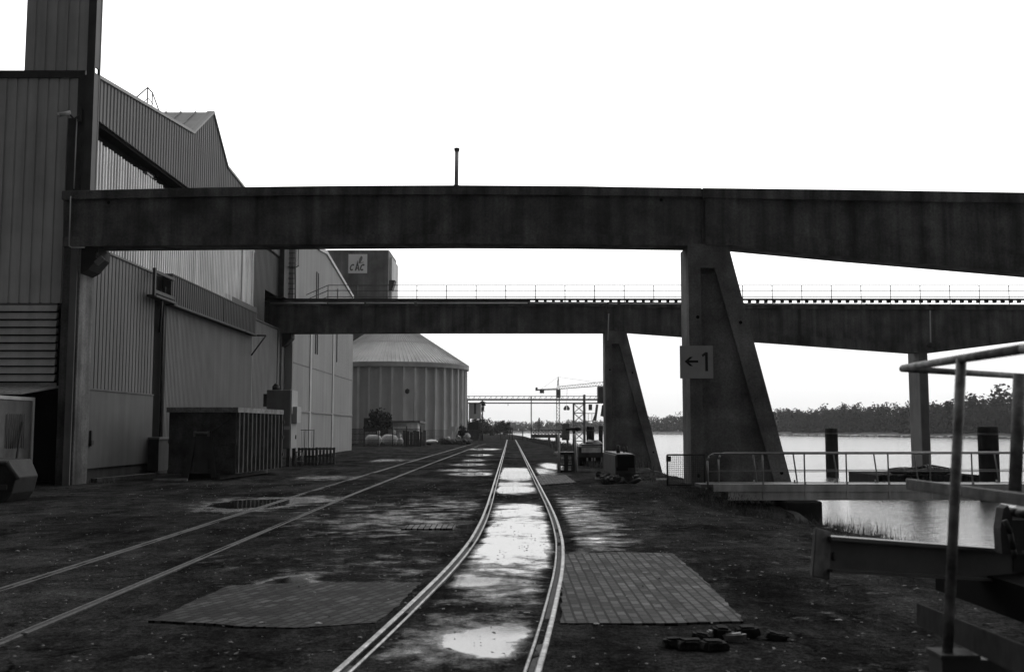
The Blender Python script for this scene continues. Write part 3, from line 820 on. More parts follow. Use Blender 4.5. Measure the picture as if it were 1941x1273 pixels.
for (ya, za), (yb, zb) in zip(GB, GB[1:-1]):
    hexa(b, [(-40, ya, za), (SX + .15, ya, za), (SX + .15, yb, zb), (-40, yb, zb), (-40, ya, za + .3), (SX + .15, ya, za + .3), (SX + .15, yb, zb + .3), (-40, yb, zb + .3)])
obj('roof_edge', b, mat('shed_roof_edge', 0.45, .6, .1), ps)
b = B()
for y0, y1 in ((73.95, 80.2), (81.0, 90.4), (91.2, yB1)): box(b, (SX, y0, 3.3), (SX + .12, y1, 3.42))
obj('ledge', b, steel_md, ps)
b = B(); box(b, (SX + .02, 74.3, 6.75), (SX + .045, yB1, 6.85))
obj('sheet_seam', b, clad_panel, ps)
for y0 in (80.3, 90.5):
    b = B(); box(b, (SX + .02, y0, -.4), (SX + .09, y0 + .75, 11.5)); obj('pilaster', b, mat('pilaster_grey', 0.33, .7, .15, streak=.2), ps)
b = B()
for y0 in (82.4, 83.2, 92.5): tube(b, (SX + .08, y0, 8), (SX + .08, y0, 14.6), .04, 6)
obj('downpipe', b, clad_panel, ps)
# access ladder with cage beside the far column
t = thing('access_ladder', onx(553, 565, -15.2), 'dark caged access ladder climbing the pale shed wall above the far beam', 'ladder')
YL = 73.4
b = B()
for px in (545, 559.5): tube(b, at(px, 566, YL), at(px, 440, YL), .055, 6)
obj('stile', b, steel_dk, t)
b = B(); py = 566
while py > 440: tube(b, at(545, py, YL), at(559.5, py, YL), .03, 6); py -= 9.6
obj('rung', b, steel_dk, t)
b = B()
for px in (549.5, 563, 566): tube(b, at(px, 505, YL - .4), at(px, 440, YL - .4), .025, 6)
path(b, [at(543.5,505,YL), at(551,506.5,YL-.5), at(562,506,YL-.6), at(566,503,YL-.2)], .04, 6)
obj('cage', b, steel_dk, t)

# ------------------------------------------------------------------ things along the left wall
# roll-off skip container
A_ = Vector((-11.27, 42.9, 0)); ang = math.atan2(0.47, 6.3)
ux = Vector((math.cos(ang), -math.sin(ang), 0)); uy = Vector((math.sin(ang), math.cos(ang), 0))
def lc(a, b_, z): return A_ + ux * a + uy * b_ + Vector((0, 0, z))     # a: from the right edge, negative to the left
def lbox(bm, a0, a1, b0, b1, z0, z1):
    hexa(bm, [lc(a0,b0,z0), lc(a1,b0,z0), lc(a1,b1,z0), lc(a0,b1,z0), lc(a0,b0,z1), lc(a1,b0,z1), lc(a1,b1,z1), lc(a0,b1,z1)])
cont = thing('skip_container', A_, 'large dark ribbed roll-off skip container with a pale top rim', 'skip container')
W0, L0 = -2.88, 6.35
b = B(); lbox(b, W0, -.06, .06, L0 - .06, .22, 2.74); obj('body', b, rust, cont)
b = B(); lbox(b, W0 - .1, .06, -.06, L0 + .04, 2.745, 2.95); obj('top_rim', b, mat('rim_paint', 0.16, 0.6, 0.5, 2.5, speck=.3), cont)
for i in range(12):
    b = B(); s = .12 + i * (L0 - .3) / 11.0
    hexa(b, [lc(-.06,s,.25), lc(.05,s+.03,.25), lc(.05,s+.10,.25), lc(-.06,s+.14,.25), lc(-.06,s,2.74), lc(.05,s+.03,2.74), lc(.05,s+.10,2.74), lc(-.06,s+.14,2.74)])
    obj('side_rib', b, mat('rib_paint', 0.07, 0.7, 0.4, 2, streak=.3), cont)
b = B(); lbox(b, W0, 0, -.02, .06, 1.45, 1.64); lbox(b, W0, 0, -.02, .06, .25, .4)
def bar(bm, p, q, w_, d_):
    p, q = Vector(p), Vector(q); dr_ = (q - p).normalized(); s = dr_.cross(uy).normalized() * w_
    hexa(bm, [p - s, p + s, p + s + uy*d_, p - s + uy*d_, q - s, q + s, q + s + uy*d_, q - s + uy*d_])
bar(b, lc(-2.6,-.02,2.6), lc(-1.75,-.02,1.95), .07, .1); bar(b, lc(-.25,-.02,2.6), lc(-1.15,-.02,1.95), .07, .1)
obj('front_brace', b, rust, cont)
b = B(); bar(b, lc(-1.75,-.05,1.95), lc(-2.05,-.10,.06), .10, .12); bar(b, lc(-1.15,-.05,1.95), lc(-.9,-.10,.06), .10, .12); lbox(b, -1.75, -1.15, -.03, .07, .3, 1.9)
obj('hook_frame', b, steel_dk, cont)
b = B(); tube(b, lc(-1.75,-.1,1.9), lc(-1.15,-.1,1.9), .05, 8)
lbox(b, -1.78, -1.7, -.12, 0, 1.75, 1.98); lbox(b, -1.2, -1.12, -.12, 0, 1.75, 1.98); obj('lifting_hook', b, steel_md, cont)
for a in (-2.2, -.75):
    b = B(); lbox(b, a - .1, a + .1, .0, L0, .0, .22); obj('skid', b, steel_dk, cont)
b = B(); lbox(b, -.06, .03, L0 - .05, L0 + .02, .25, 2.74)
for z in (.8, 1.6, 2.3): lbox(b, -.04, .08, L0 - .02, L0 + .1, z, z + .16)
obj('tail_gate', b, rust, cont)
# plank lying by the skip
b = B(); box(b, (-14.2, 41.6, .0), (-12.9, 41.85, .09), Matrix.Rotation(.12, 3, 'Z')); tag(obj('plank', b, mat('grey_timber', .2, .8, .3, 4)), 'pale plank lying on the ground in front of the dark skip container', 'plank')
# timber baulks at the foot of the wall
b = B(); box(b, (-15.9, 40.4, 0), (-15.65, 45.4, .16), Matrix.Rotation(-.12, 3, 'Z')); tag(obj('timber_baulk', b, mat('wet_timber', .04, .7, .4, 3)), 'long dark timber lying at the foot of the warehouse wall', 'timber')

# tall cabinet on legs
cab = thing('filter_cabinet', (-12.8, 57.6, 0), 'tall dark metal cabinet on legs standing behind the skip container', 'cabinet')
xa, xb = -13.52, -12.18; ya, yb = 57.6, 59.3
b = B(); box(b, (xa, ya, .98), (xb, yb, 4.22)); bmesh.ops.bevel(b, geom=list(b.edges), offset=.03, segments=1, affect='EDGES'); obj('cabinet_body', b, mat('cabinet_paint', .13, .6, .2, 1, streak=.2), cab)
b = B(); box(b, (xb, ya + .05, 2.9), (xb + .05, yb - .05, 4.2)); box(b, (xb, ya + .4, 2.4), (xb + .28, yb - .1, 3.3)); obj('side_hatch', b, clad_lite, cab)
b = B(); box(b, (xb, ya + .05, 1.0), (xb + .04, yb - .05, 2.35)); d_ = obj('side_door', b, clad_lite, cab)
b = B(); box(b, (xb + .04, yb - .5, 1.5), (xb + .07, yb - .35, 1.72)); obj('handle', b, black, d_)
b = B(); box(b, (xb - .36, ya - .02, 2.02), (xb - .04, ya - .002, 2.22)); obj('name_plate', b, sign_mat, cab)
b = B(); box(b, (xa - .22, ya + .15, 3.3), (xa, ya + .9, 4.0)); obj('vent_box', b, steel_dk, cab)
b = B(); tube(b, (-13.1, 58, 4.22), (-13.1, 58, 4.45), .2, 12); tube(b, (-13.1, 58, 4.45), (-13.1, 58, 4.6), .17, 12, .08); obj('fan_cowl', b, steel_dk, cab)
for lx_, ly_ in ((xa + .1, ya + .1), (xb - .1, ya + .1), (xa + .1, yb - .1), (xb - .1, yb - .1)):
    b = B(); box(b, (lx_ - .09, ly_ - .09, 0), (lx_ + .09, ly_ + .09, 1.0)); obj('leg', b, steel_dk, cab)
# wire panel beside the cabinet
t = thing('wire_panel', (-11.9, 60.5, 0), 'thin pale wire fence panel beside the tall cabinet', 'fence panel')
b = B()
for x_ in (-11.95, -11.42): tube(b, (x_, 60.6, 0), (x_, 60.6, 2.05), .025, 6)
obj('post', b, steel_md, t)
b = B(); tube(b, (-12.2, 60.6, 2.0), (-11.42, 60.6, 2.0), .02, 6); tube(b, (-12.2, 60.6, .3), (-11.42, 60.6, .3), .02, 6)
for i in range(8): tube(b, (-12.15 + i * .1, 60.6, .3), (-12.15 + i * .1, 60.6, 2.0), .006, 4)
obj('wire_mesh', b, steel_md, t)
# step stool
t = thing('step_stool', (-11.75, 58.0, 0), 'small dark step stool standing in front of the tall cabinet', 'step stool')
b = B()
for s in (-.22, .22):
    tube(b, (-11.75 + s, 57.75, 0), (-11.75 + s * .7, 58.0, .8), .03, 6); tube(b, (-11.75 + s, 58.3, 0), (-11.75 + s * .7, 58.05, .8), .03, 6)
obj('leg', b, steel_md, t)
for z in (.28, .55, .8):
    b = B(); box(b, (-12.0, 57.7 + z * .3, z - .02), (-11.5, 57.98 + z * .2, z + .02)); obj('step', b, steel_md, t)
# pallets on edge
def pallet(x0, y0, h, lab, m):
    t = thing('pallet', (x0, y0, 0), lab, 'pallet', 'pallets leaning by the pale shed')
    b = B()
    for i in range(6): box(b, (x0 + i * .2, y0, 0), (x0 + i * .2 + .13, y0 + .025, h))
    obj('deck_board', b, m, t)
    b = B()
    for z in (.03, h / 2 - .05, h - .14): box(b, (x0, y0 + .026, z), (x0 + 1.13, y0 + .12, z + .11))
    obj('bearer', b, m, t)
pallet(-12.15, 59.6, 1.0, 'dark pallet stood on edge beside the step stool', mat('dark_timber', .05, .8, .4, 3))
pallet(-11.35, 60.8, 1.0, 'greyer pallet stood on edge at the right end of the pallet row', mat('grey_timber2', .09, .8, .4, 3))

# white site hut under the canopy
hut = thing('site_hut', (-19.0, 36.0, 0), 'dirty white site hut with a barred window under the canopy at the left edge', 'hut')
HX = -17.55
z0, z1 = onx(60, 908, HX).z, onx(62, 753, HX).z
hy1 = onx(63, 800, HX).y
b = B(); box(b, (HX - 2.6, 32.6, z0), (HX, hy1 - .03, z1 - .12)); obj('wall', b, hut_white, hut)
b = B(); box(b, (HX - 2.64, hy1 - .14, z0), (HX + .04, hy1, z1 - .12)); box(b, (HX - 2.64, 32.55, z1 - .12), (HX + .04, hy1, z1)); box(b, (HX - 2.64, 32.55, z0), (HX + .04, 32.7, z1 - .12)); obj('frame', b, white_paint, hut)
wa, wb = onx(9, 848, HX), onx(44, 786, HX)
b = B(); box(b, (HX - .02, wa.y, wa.z), (HX + .012, wb.y, wb.z)); wn_ = obj('window', b, mat('grimy_pane', .10, .35, .3, 2), hut)
b = B()
for i in range(9):
    y_ = wa.y + (wb.y - wa.y) * i / 8; tube(b, (HX + .05, y_, wa.z - .04), (HX + .05, y_, wb.z + .04), .014, 6)
obj('bar', b, steel_md, wn_)
b = B(); box(b, (HX - 2.5, 32.7, -.1), (HX - .05, hy1 - .1, z0)); obj('footing', b, concrete_dk, hut)
b = B(); tube(b, onx(27, 899, -17.1), onx(42, 800, HX + .06), .04, 8); tag(obj('iron_bar', b, steel_dk), 'dark bar leaning against the white hut, across its barred window', 'bar')
b = B(); lump(b, onx(50, 905, -17.2), (.3, .4, .28), 3, 2, .5); b2 = tag(obj('debris_heap', b, rubber), 'dark heap of debris at the foot of the white hut', 'heap')
# tipping skip at the left edge
ts = thing('tipping_skip', (-14.6, 29.6, 0), 'rusty tipping skip cut off by the left edge of the picture', 'skip')
yk = 29.6
P_ = [xz(-75,868,yk), xz(16,872,yk), xz(30,905,yk), xz(22,935,yk), xz(10,951,yk), xz(-70,951,yk), xz(-95,910,yk)]
b = B(); prism_y(b, P_, yk, yk + 1.4); bmesh.ops.bevel(b, geom=list(b.edges), offset=.02, segments=1, affect='EDGES'); obj('tub', b, mat('skip_paint', .02, .7, .4, 3, speck=.3), ts)
b = B(); path(b, [at(-75,876,yk-.05), at(14,876,yk-.05), at(34,908,yk-.05)], .07, 8); path(b, [at(-75,876,yk+1.4), at(14,876,yk+1.4), at(34,908,yk+1.4)], .07, 8); obj('rim', b, steel_dk, ts)
b = B(); box(b, tuple(at(-30,928,yk-.08)), tuple(at(14,918,yk-.001))); obj('side_channel', b, steel_dk, ts)

# ------------------------------------------------------------------ silo with conical roof
SC = Vector(at(743, 813, 162)); SC.z = 0; SR = 11.45
silo = thing('round_silo', SC, 'wide round fluted concrete silo with a pale conical roof', 'silo')
NF = 43
def flute(t_):
    k = (t_ * NF / (2 * math.pi)) % 1.0
    return 1 - 0.032 * math.sin(math.pi * k) ** .6
b = B(); lathe(b, [(SR, -.4), (SR, 11.2)], SC, NF * 8, flute); obj('wall', b, silo_mat, silo)
for i in range(NF):
    a = 2 * math.pi * i / NF
    if math.sin(a) > .25: continue
    b = B(); c_ = SC + Vector((math.cos(a) * SR, math.sin(a) * SR, 0)); rt = Matrix.Rotation(a, 3, 'Z')
    box(b, (c_.x - .2, c_.y - .13, -.3), (c_.x + .2, c_.y + .13, 11.2), rt); obj('pilaster', b, mat('silo_pilaster', .62, .85, .15, .3, streak=.15), silo)
b = B(); lathe(b, [(SR + .2, 11.1), (SR + .5, 11.15), (SR + .5, 11.85), (SR + .1, 11.9)], SC, 40); obj('eaves_ring', b, mat('eaves_grey', .42, .8, .4, .12), silo)
b = B()
for t_ in (-1.75, -1.6):
    pass
zap = 19.0
lathe(b, [(SR + .55, 11.75), (SR * .52, 11.75 + (zap - 11.75) * .49), (.9, zap), (.0, zap)], SC, 40)
cone = obj('cone_roof', b, roof_mat, silo)
b = B()
for i in range(120):
    a = 2 * math.pi * i / 120
    p = SC + Vector((math.cos(a) * (SR + .5), math.sin(a) * (SR + .5), 11.80)); q = SC + Vector((math.cos(a) * .9, math.sin(a) * .9, zap + .04))
    tube(b, p, q, .05, 4)
lathe(b, [(SR * .53 + .1, 11.75 + (zap - 11.75) * .49 - .05), (SR * .52, 11.75 + (zap - 11.75) * .49 + .1)], SC, 40)
obj('roof_seam', b, mat('roof_seam', .5, .6, .2), cone)
b = B(); lump(b, at(772, 741, 150.7), (.35, .4, .45), 2, 1); obj('wall_lamp', b, steel_dk, silo)

# ------------------------------------------------------------------ tower with logo
TY = 190.0
tw = thing('silo_tower', at(690, 813, TY), 'tall grey concrete tower carrying the square white logo board', 'tower')
x0 = at(608, 473, TY).x; x1 = at(736, 473, TY).x; ztw = at(700, 474, TY).z
b = B()
prism_z(b, [(x0, TY), (x1, TY), (x1 + .15, TY + .4), (x1 + .15, TY + 12), (x0, TY + 12)], -1, ztw); obj('shaft', b, tower_mat, tw)
b = B(); box(b, (x1 + .16, TY + 1, -1), (x1 + .6, TY + 11.5, ztw - 1.2)); obj('side_wall', b, silo_mat, tw)
b = B(); prism_y(b, [(x1 + .1, at(740,530,TY).z), (at(748,530,TY).x, at(740,530,TY).z), (at(742,549,TY).x, at(742,549,TY).z), (x1 + .1, at(742,549,TY).z)], TY + .6, TY + 3); obj('spout', b, steel_dk, tw)
b = B(); box(b, (x0 + 3.0, TY + 3, ztw), (x0 + 4.5, TY + 5, ztw + .5)); obj('roof_vent', b, steel_dk, tw)
b = B(); box(b, tuple(at(660,520,TY-.02)), tuple(at(700,540,TY-.08))) ; b.free()
# faded darker lettering ghosts left on the concrete are stains in the shaft's material; logo board follows
la, lb = at(660, 517.5, TY - .25), at(696, 481.5, TY - .25)
sgn = thing('logo_board', (la.x, TY - .25, la.z), 'square white board with the letters CAC and a wheat ear, on the concrete tower', 'sign')
b = B(); box(b, (la.x, TY - .25, la.z), (lb.x, TY - .01, lb.z)); obj('board', b, mat('board_white', .95, .5, .04), sgn)
LW = lb.x - la.x
def lg(u, v): return (la.x + u * LW, la.z + v * LW)
ink = mat('logo_grey', .10, .6, .1)
b = B()
prism_y(b, [lg(.54,.54), lg(.56,.66), lg(.60,.80), lg(.66,.90), lg(.70,.92), lg(.755,.87), lg(.75,.78), lg(.70,.66), lg(.66,.58), lg(.58,.52)], TY - .30, TY - .24)
prism_y(b, [lg(.62,.545), lg(.82,.60), lg(.82,.575), lg(.62,.52)], TY - .305, TY - .24)
obj('wheat_ear', b, mat('logo_midgrey', .22, .6, .1), sgn)
b = B(); prism_y(b, [lg(.35,.13), lg(.45,.52), lg(.48,.70), lg(.52,.52), lg(.62,.13), lg(.54,.13), lg(.485,.42), lg(.43,.13)], TY - .318, TY - .24); prism_y(b, [lg(.43,.23), lg(.55,.23), lg(.54,.29), lg(.44,.29)], TY - .317, TY - .24); obj('letter', b, ink, sgn)
for u0 in (.21, .76):
    b = B(); pts_o, pts_i = [], []
    for i in range(15):
        a = math.radians(48 + 264 * i / 14)
        sx_, sy_ = math.cos(a), math.sin(a)
        pts_o.append(lg(u0 + .125 * sx_ + .045 * sy_, .31 + .18 * sy_)); pts_i.append(lg(u0 + .060 * sx_ + .03 * sy_, .31 + .105 * sy_))
    for i in range(14): prism_y(b, [pts_o[i], pts_o[i+1], pts_i[i+1], pts_i[i]], TY - .315, TY - .24)
    obj('letter', b, ink, sgn)

# ------------------------------------------------------------------ yard in front of the silo
# foliage
def foliage(bm, c, rad, n, size, clumps=9, seed=0):
    rnd = random.Random(seed); cs = []
    for _ in range(clumps):
        while True:
            v = Vector((rnd.uniform(-1,1), rnd.uniform(-1,1), rnd.uniform(-1,1)))
            if v.length < 1: break
        cs.append((Vector((v.x*rad[0]*.7, v.y*rad[1]*.7, v.z*rad[2]*.72)), rnd.uniform(.28,.5)))
    for _ in range(n):
        cc, k = rnd.choice(cs)
        d = Vector((rnd.gauss(0,1), rnd.gauss(0,1), rnd.gauss(0,1))).normalized() * (rnd.random() ** .45) * k
        p = Vector(c) + cc + Vector((d.x*rad[0], d.y*rad[1], d.z*rad[2]))
        nrm = (d + Vector((rnd.uniform(-.6,.6), rnd.uniform(-.6,.6), rnd.uniform(-.2,.9)))).normalized()
        M = nrm.to_track_quat('Z', 'Y').to_matrix(); s = size * rnd.uniform(.6, 1.4)
        a = rnd.uniform(0, 6.28)
        q = [bm.verts.new(p + M @ Vector((s*math.cos(a+i*1.57)*(1 if i % 2 else .6), s*math.sin(a+i*1.57)*(1 if i % 2 else .6), 0))) for i in range(4)]
        bm.faces.new(q)
def tree(name, base, h, rad, n, size, label, cat='tree', group=None, seed=1, m=None, clumps=10, cz=.62):
    t = thing(name, base, label, cat, group)
    b = B(); top = Vector(base) + Vector((0, 0, h * .75)); tube(b, base, top, .05 * h * .45, 7, .012 * h)
    rnd = random.Random(seed)
    for i in range(5):
        p = Vector(base) + Vector((0, 0, h * rnd.uniform(.3, .6))); a = rnd.uniform(0, 6.28)
        tube(b, p, p + Vector((math.cos(a)*rad[0]*.7, math.sin(a)*rad[1]*.7, h * .22)), .012 * h, 5, .004 * h)
    obj('trunk', b, bark, t)
    b = B(); foliage(b, Vector(base) + Vector((0, 0, h * cz)), rad, n, size, clumps, seed); obj('crown', b, m or leaf, t, fix=False)
    return t
p = at(716, 838, 138); p.z = 0
tree('shade_tree', p, 5.0, (2.0, 1.8, 2.1), 1500, .19, 'ragged dark leafy tree standing in front of the fluted silo', seed=5, clumps=13)
p = at(876, 838, 148); p.z = 0
tree('shrub', p, 2.9, (1.1, 1.0, 1.35), 800, .15, 'dark round shrub near the right foot of the silo', 'shrub', seed=8, cz=.55)
p = at(901, 838, 178); p.z = 0
p = at(914, 838, 196); p.z = 0
tree('slender_tree', p, 7.4, (1.0, 1.0, 1.3), 300, .2, 'slender tree sticking out beside the pale conveyor house', seed=11, cz=.83, clumps=6)

# fence in front of the tanks
fa, fb = at(664, 813, 122).x, at(800, 813, 124).x
fn = thing('yard_fence', (fa, 122, 0), 'dark wire fence with posts in front of the white tanks', 'fence')
b = B()
for i in range(100):
    x = fa + (fb - fa) * i / 99; tube(b, (x, 122, .05), (x, 122, 2.1), .024, 4)
for z in (.1, .8, 1.5, 2.1): tube(b, (fa, 122, z), (fb, 122, z), .02, 4)
obj('wire_mesh', b, steel_dk, fn)
for i in range(6):
    x = fa + (fb - fa) * i / 5; b = B(); box(b, (x - .05, 121.96, -.1), (x + .05, 122.05, 2.4)); obj('post', b, steel_dk, fn)
b = B(); box(b, (fa, 145, 0), (at(748,813,145).x, 145.3, 2.1)); box(b, (fa, 144.6, 1.7), (at(690,813,145).x, 145, 3.6))
tag(obj('yard_screen', b, mat('dark_hoarding', .05, .8, .4, .8, streak=.4)), 'dark hoarding behind the white tanks, under the ragged tree', 'hoarding')
# white tanks
def gas_tank(px0, px1, Y, r, lab, dome):
    a, c = at(px0, 834, Y).x, at(px1, 834, Y).x
    t = thing('gas_tank', (a, Y, 0), lab, 'gas tank', 'white tanks behind the fence')
    b = B(); n = 20; zc = r + .14
    pr = [(.02, 0)] + [(r * math.sin(k * math.pi / 12), r * (1 - math.cos(k * math.pi / 12))) for k in range(1, 7)]
    Ln = c - a; full = pr + [(q, Ln - d) for q, d in pr[::-1]]
    rings = []
    for q, d in full: rings.append([b.verts.new((a + d, Y + q * math.cos(2*math.pi*i/n), zc + q * math.sin(2*math.pi*i/n))) for i in range(n)])
    for u_, v_ in zip(rings, rings[1:]):
        for i in range(n): b.faces.new((u_[i], u_[(i+1) % n], v_[(i+1) % n], v_[i]))
    obj('shell', b, tank_m, t, smooth=True)
    b = B(); dx = a + (c - a) * dome; tube(b, (dx, Y, zc + r * .9), (dx, Y, zc + r + .35), .2, 12); lump(b, (dx, Y, zc + r + .35), (.22, .22, .16), 1, 2, 0); obj('valve_dome', b, tank_m, t)
    for k in (.2, .8):
        b = B(); box(b, (a + (c - a) * k - .1, Y - r * .6, 0), (a + (c - a) * k + .1, Y + r * .6, .3)); obj('saddle', b, concrete_lt, t)
gas_tank(692, 724, 126, .62, 'left and longer-shown of the white tanks behind the fence', .8)
gas_tank(723, 754, 128, .64, 'middle white tank, its dome standing just right of centre', .78)
gas_tank(752, 765, 127, .45, 'smallest white tank, at the right end of the tank row', .4)
# pale store hut
st = thing('store_hut', at(767, 813, 140), 'pale low store hut with a thin dark roof in front of the silo', 'hut')
xa, xb = at(736, 813, 140).x, at(792, 813, 140).x
zt_ = at(760, 799, 140).z
b = B(); box(b, (xa, 140, 0), (xb, 143, zt_)); obj('wall', b, mat('hut_pale', .85, .7, .12, .8, streak=.2), st)
b = B(); hexa(b, [(xa - .3, 139.6, zt_ - .1), (xb + .3, 139.6, zt_ - .1), (xb + .9, 143.2, zt_ - .3), (xa - .3, 143.2, zt_ - .1), (xa - .3, 139.6, zt_ + .14), (xb + .3, 139.6, zt_ + .14), (xb + .9, 143.2, zt_), (xa - .3, 143.2, zt_ + .14)]); obj('roof', b, steel_md, st)
b = B(); box(b, (xa - .05, 139.96, zt_ - .65), (xb - 1.5, 139.998, zt_ - .3)); obj('fascia_strip', b, white_paint, st)
# timber crates stacked beside
b = B()
for i in range(7):
    box(b, (at(764,813,130).x + i*.42, 130, 0), (at(764,813,130).x + i*.42 + .34, 130.4, 1.9 - .1 * (i % 3)))
tag(obj('timber_stack', b, mat('stack_timber', .10, .85, .4, 2)), 'stack of upright grey boards between the tanks and the silo', 'timber stack')
# dark scrap and rubble heaps
b = B()
for i in range(9): lump(b, (at(791 + i*2.6,813,134).x, 134 + U(-.5,.5), .25 + .1*(i % 2)), (.5, .5, .38), i, 2, .5)
tag(obj('scrap_heap', b, mat('black_scrap', .015, .5, .4, 3)), 'low black heap on the yard right of the tanks', 'heap')
b = B(); lump(b, at(818, 836.5, 133), (.85, .6, .28), 3, 2, .2); tag(obj('heap_highlight', b, mat('highlight_pale', .75, .25, .2, 2)), 'pale lump standing in for the highlight on the right end of the black heap', 'highlight')  # pale colour paints the bright highlight on top of the black heap
b = B()
for i in range(14): lump(b, (at(836 + i*4,813,142).x, 142 + U(-.8,.8), .35 + U(-.1,.2)), (.6, .6, U(.35,.6)), i + 30, 1, .6)
tag(obj('rubble_heap', b, mat('rubble', .08, .9, .5, 2)), 'long grey rubble heap along the foot of the silo', 'heap')
for px, py, s, lab in ((849,831,.42,'pale bag half buried on the left of the rubble heap'),(870,829,.34,'pale bulky bag in the middle of the rubble heap'),(886,826,.55,'largest pale bag, at the right end of the rubble heap')):
    b = B(); lump(b, at(px, py, 141), (s*.8, s*.7, s*.75), int(px), 2, .5); tag(obj('bulk_bag', b, mat('bag_white', .5, .8, .25, 2)), lab, 'bag', 'pale bags on the rubble heap')
t = thing('cargo_cage', at(857, 838, 144), 'small white topped cage standing behind the rubble heap', 'cage')
xa, xb = at(849, 813, 144).x, at(864, 813, 144).x
b = B(); box(b, (xa, 144, at(856,817,144).z), (xb, 145, at(856,808,144).z)); obj('top_panel', b, white_paint, t)
b = B()
for i in range(9): tube(b, (xa + (xb - xa)*i/8, 144, 0), (xa + (xb - xa)*i/8, 144, 1.8), .025, 4)
for z in (.4, 1.0, 1.6): tube(b, (xa, 144, z), (xb, 144, z), .025, 4)
obj('side_bars', b, white_paint, t)
# low wire fence along the silo
fl = thing('silo_fence', at(800, 838, 150), 'low thin wire fence along the foot of the silo', 'fence')
b = B(); xa, xb = at(802, 813, 148).x, at(905, 813, 148).x
for i in range(60): x = xa + (xb - xa)*i/59; tube(b, (x, 148.2, 0), (x, 148.2, 1.9), .012, 4)
for z in (.1, 1, 1.9): tube(b, (xa, 148.2, z), (xb, 148.2, z), .018, 4)
obj('wire_mesh', b, steel_md, fl)

# conveyor house and conveyor bridge
CYY = 190.0
ch = thing('conveyor_house', at(898, 838, CYY), 'pale boxy conveyor house on dark legs at the right of the silo', 'building')
xa, xb = at(888, 813, CYY).x, at(911, 813, CYY).x
b = B(); box(b, (xa, CYY + 1, at(900,793,CYY).z), (xb, CYY + 4, at(900,763,CYY).z)); obj('cabin', b, mat('cabin_pale', .6, .6, .1, .5, streak=.2), ch)
b = B(); box(b, (at(898,813,CYY).x, CYY + .98, at(900,784,CYY).z), (at(902,813,CYY).x, CYY + .995, at(900,764,CYY).z)); obj('door', b, steel_md, ch)
b = B()
for x in (xa, (xa + xb)/2, xb - .2): box(b, (x, CYY + 1, -.2), (x + .2, CYY + 1.2, at(900,793,CYY).z))
for z in (.9, 1.8, 2.7): box(b, (xa, CYY + 1.02, z), (xb, CYY + 1.15, z + .12))
box(b, (xa, CYY + 2, 0), (xb - .4, CYY + 2.3, 3.4)); obj('leg_frame', b, steel_dk, ch)
b = B(); tube(b, at(885, 838, CYY - 1), at(885, 758, CYY - 1), .22, 10); obj('down_pipe', b, steel_dk, ch)
cb = thing('conveyor_bridge', at(1007, 830, CYY), 'thin lattice conveyor bridge running level from the silo to the river tower', 'conveyor')
xa, xb = at(884, 813, CYY).x, at(1136, 813, CYY).x
zA, zB, zC = at(1000,750.5,CYY).z, at(1000,757,CYY).z, at(1000,763.5,CYY).z
b = B(); box(b, (xa, CYY, zB - .13), (xb, CYY + 1, zB + .15)); obj('belt_trough', b, steel_dk, cb)
b = B()
tube(b, (xa, CYY, zA), (xb, CYY, zA), .06, 5); tube(b, (xa, CYY, zC), (xb, CYY, zC), .10, 5); tube(b, (xa, CYY + 1, zC), (xb, CYY + 1, zC), .10, 5)
n = 24
for i in range(n):
    x = xa + (xb - xa) * i / n; x2 = xa + (xb - xa) * (i + .5) / n; x3 = xa + (xb - xa) * (i + 1) / n
    tube(b, (x, CYY, zB), (x2, CYY, zA), .035, 4); tube(b, (x2, CYY, zA), (x2, CYY, zB), .025, 4)
obj('lattice', b, steel_md, cb)
b = B(); x = at(1007,813,CYY).x; tube(b, (x, CYY + .2, -.5), (x, CYY + .2, zA), .10, 6); obj('support_post', b, steel_dk, cb)
b = B(); tube(b, (at(963,813,CYY).x, CYY, zC), (at(963,813,CYY).x, CYY, zC - .5), .05, 5); obj('hanging_lamp', b, steel_dk, cb)
# lattice tower in the river
lt = thing('lattice_tower', at(1098, 838, CYY), 'lattice steel tower in the river carrying the end of the conveyor', 'tower')
xa, xb = at(1088, 813, CYY).x, at(1108.5, 813, CYY).x
zt_, zb_ = zC - .1, -3.5
b = B()
for x in (xa, xb):
    for y in (CYY, CYY + 2): tube(b, (x, y, zb_), (x, y, zt_ if x == xa else zA + .3), .11 if x == xa else .17, 6)
lv = [zt_ - i * (zt_ - zb_) / 6 for i in range(7)]
for za, zb2 in zip(lv, lv[1:]):
    for y in (CYY, CYY + 2):
        tube(b, (xa, y, za), (xb, y, za), .07, 5); tube(b, (xa, y, za), (xb, y, zb2), .04, 4); tube(b, (xb, y, za), (xa, y, zb2), .04, 4)
obj('frame', b, steel_md, lt)
b = B(); xr = at(1132,813,CYY).x
box(b, (xb, CYY, at(1115,797,CYY).z - .1), (xr - .6, CYY + 2, at(1115,797,CYY).z)); 
for px in (1115, 1122, 1129): tube(b, at(px, 797, CYY), at(px, 783, CYY), .04, 4)
tube(b, at(1109,783,CYY), at(1130,783,CYY), .06, 5); tube(b, at(1128,797,CYY), at(1132,766,CYY), .25, 6); tube(b, at(1124,797,CYY), at(1130,780,CYY), .12, 6)
box(b, tuple(at(1116,777,CYY)), tuple(at(1122,766,CYY+.5))); obj('loading_platform', b, steel_md, lt)
b = B(); box(b, tuple(at(1134,764,CYY-.5)), tuple(at(1147,733,CYY+2))); hexa(b, [at(1138,788,CYY), at(1146,790,CYY), at(1146,790,CYY+2), at(1138,788,CYY+2), at(1141,768,CYY), at(1146,764,CYY), at(1146,764,CYY+2), at(1141,768,CYY+2)]); obj('hopper_head', b, steel_dk, lt)

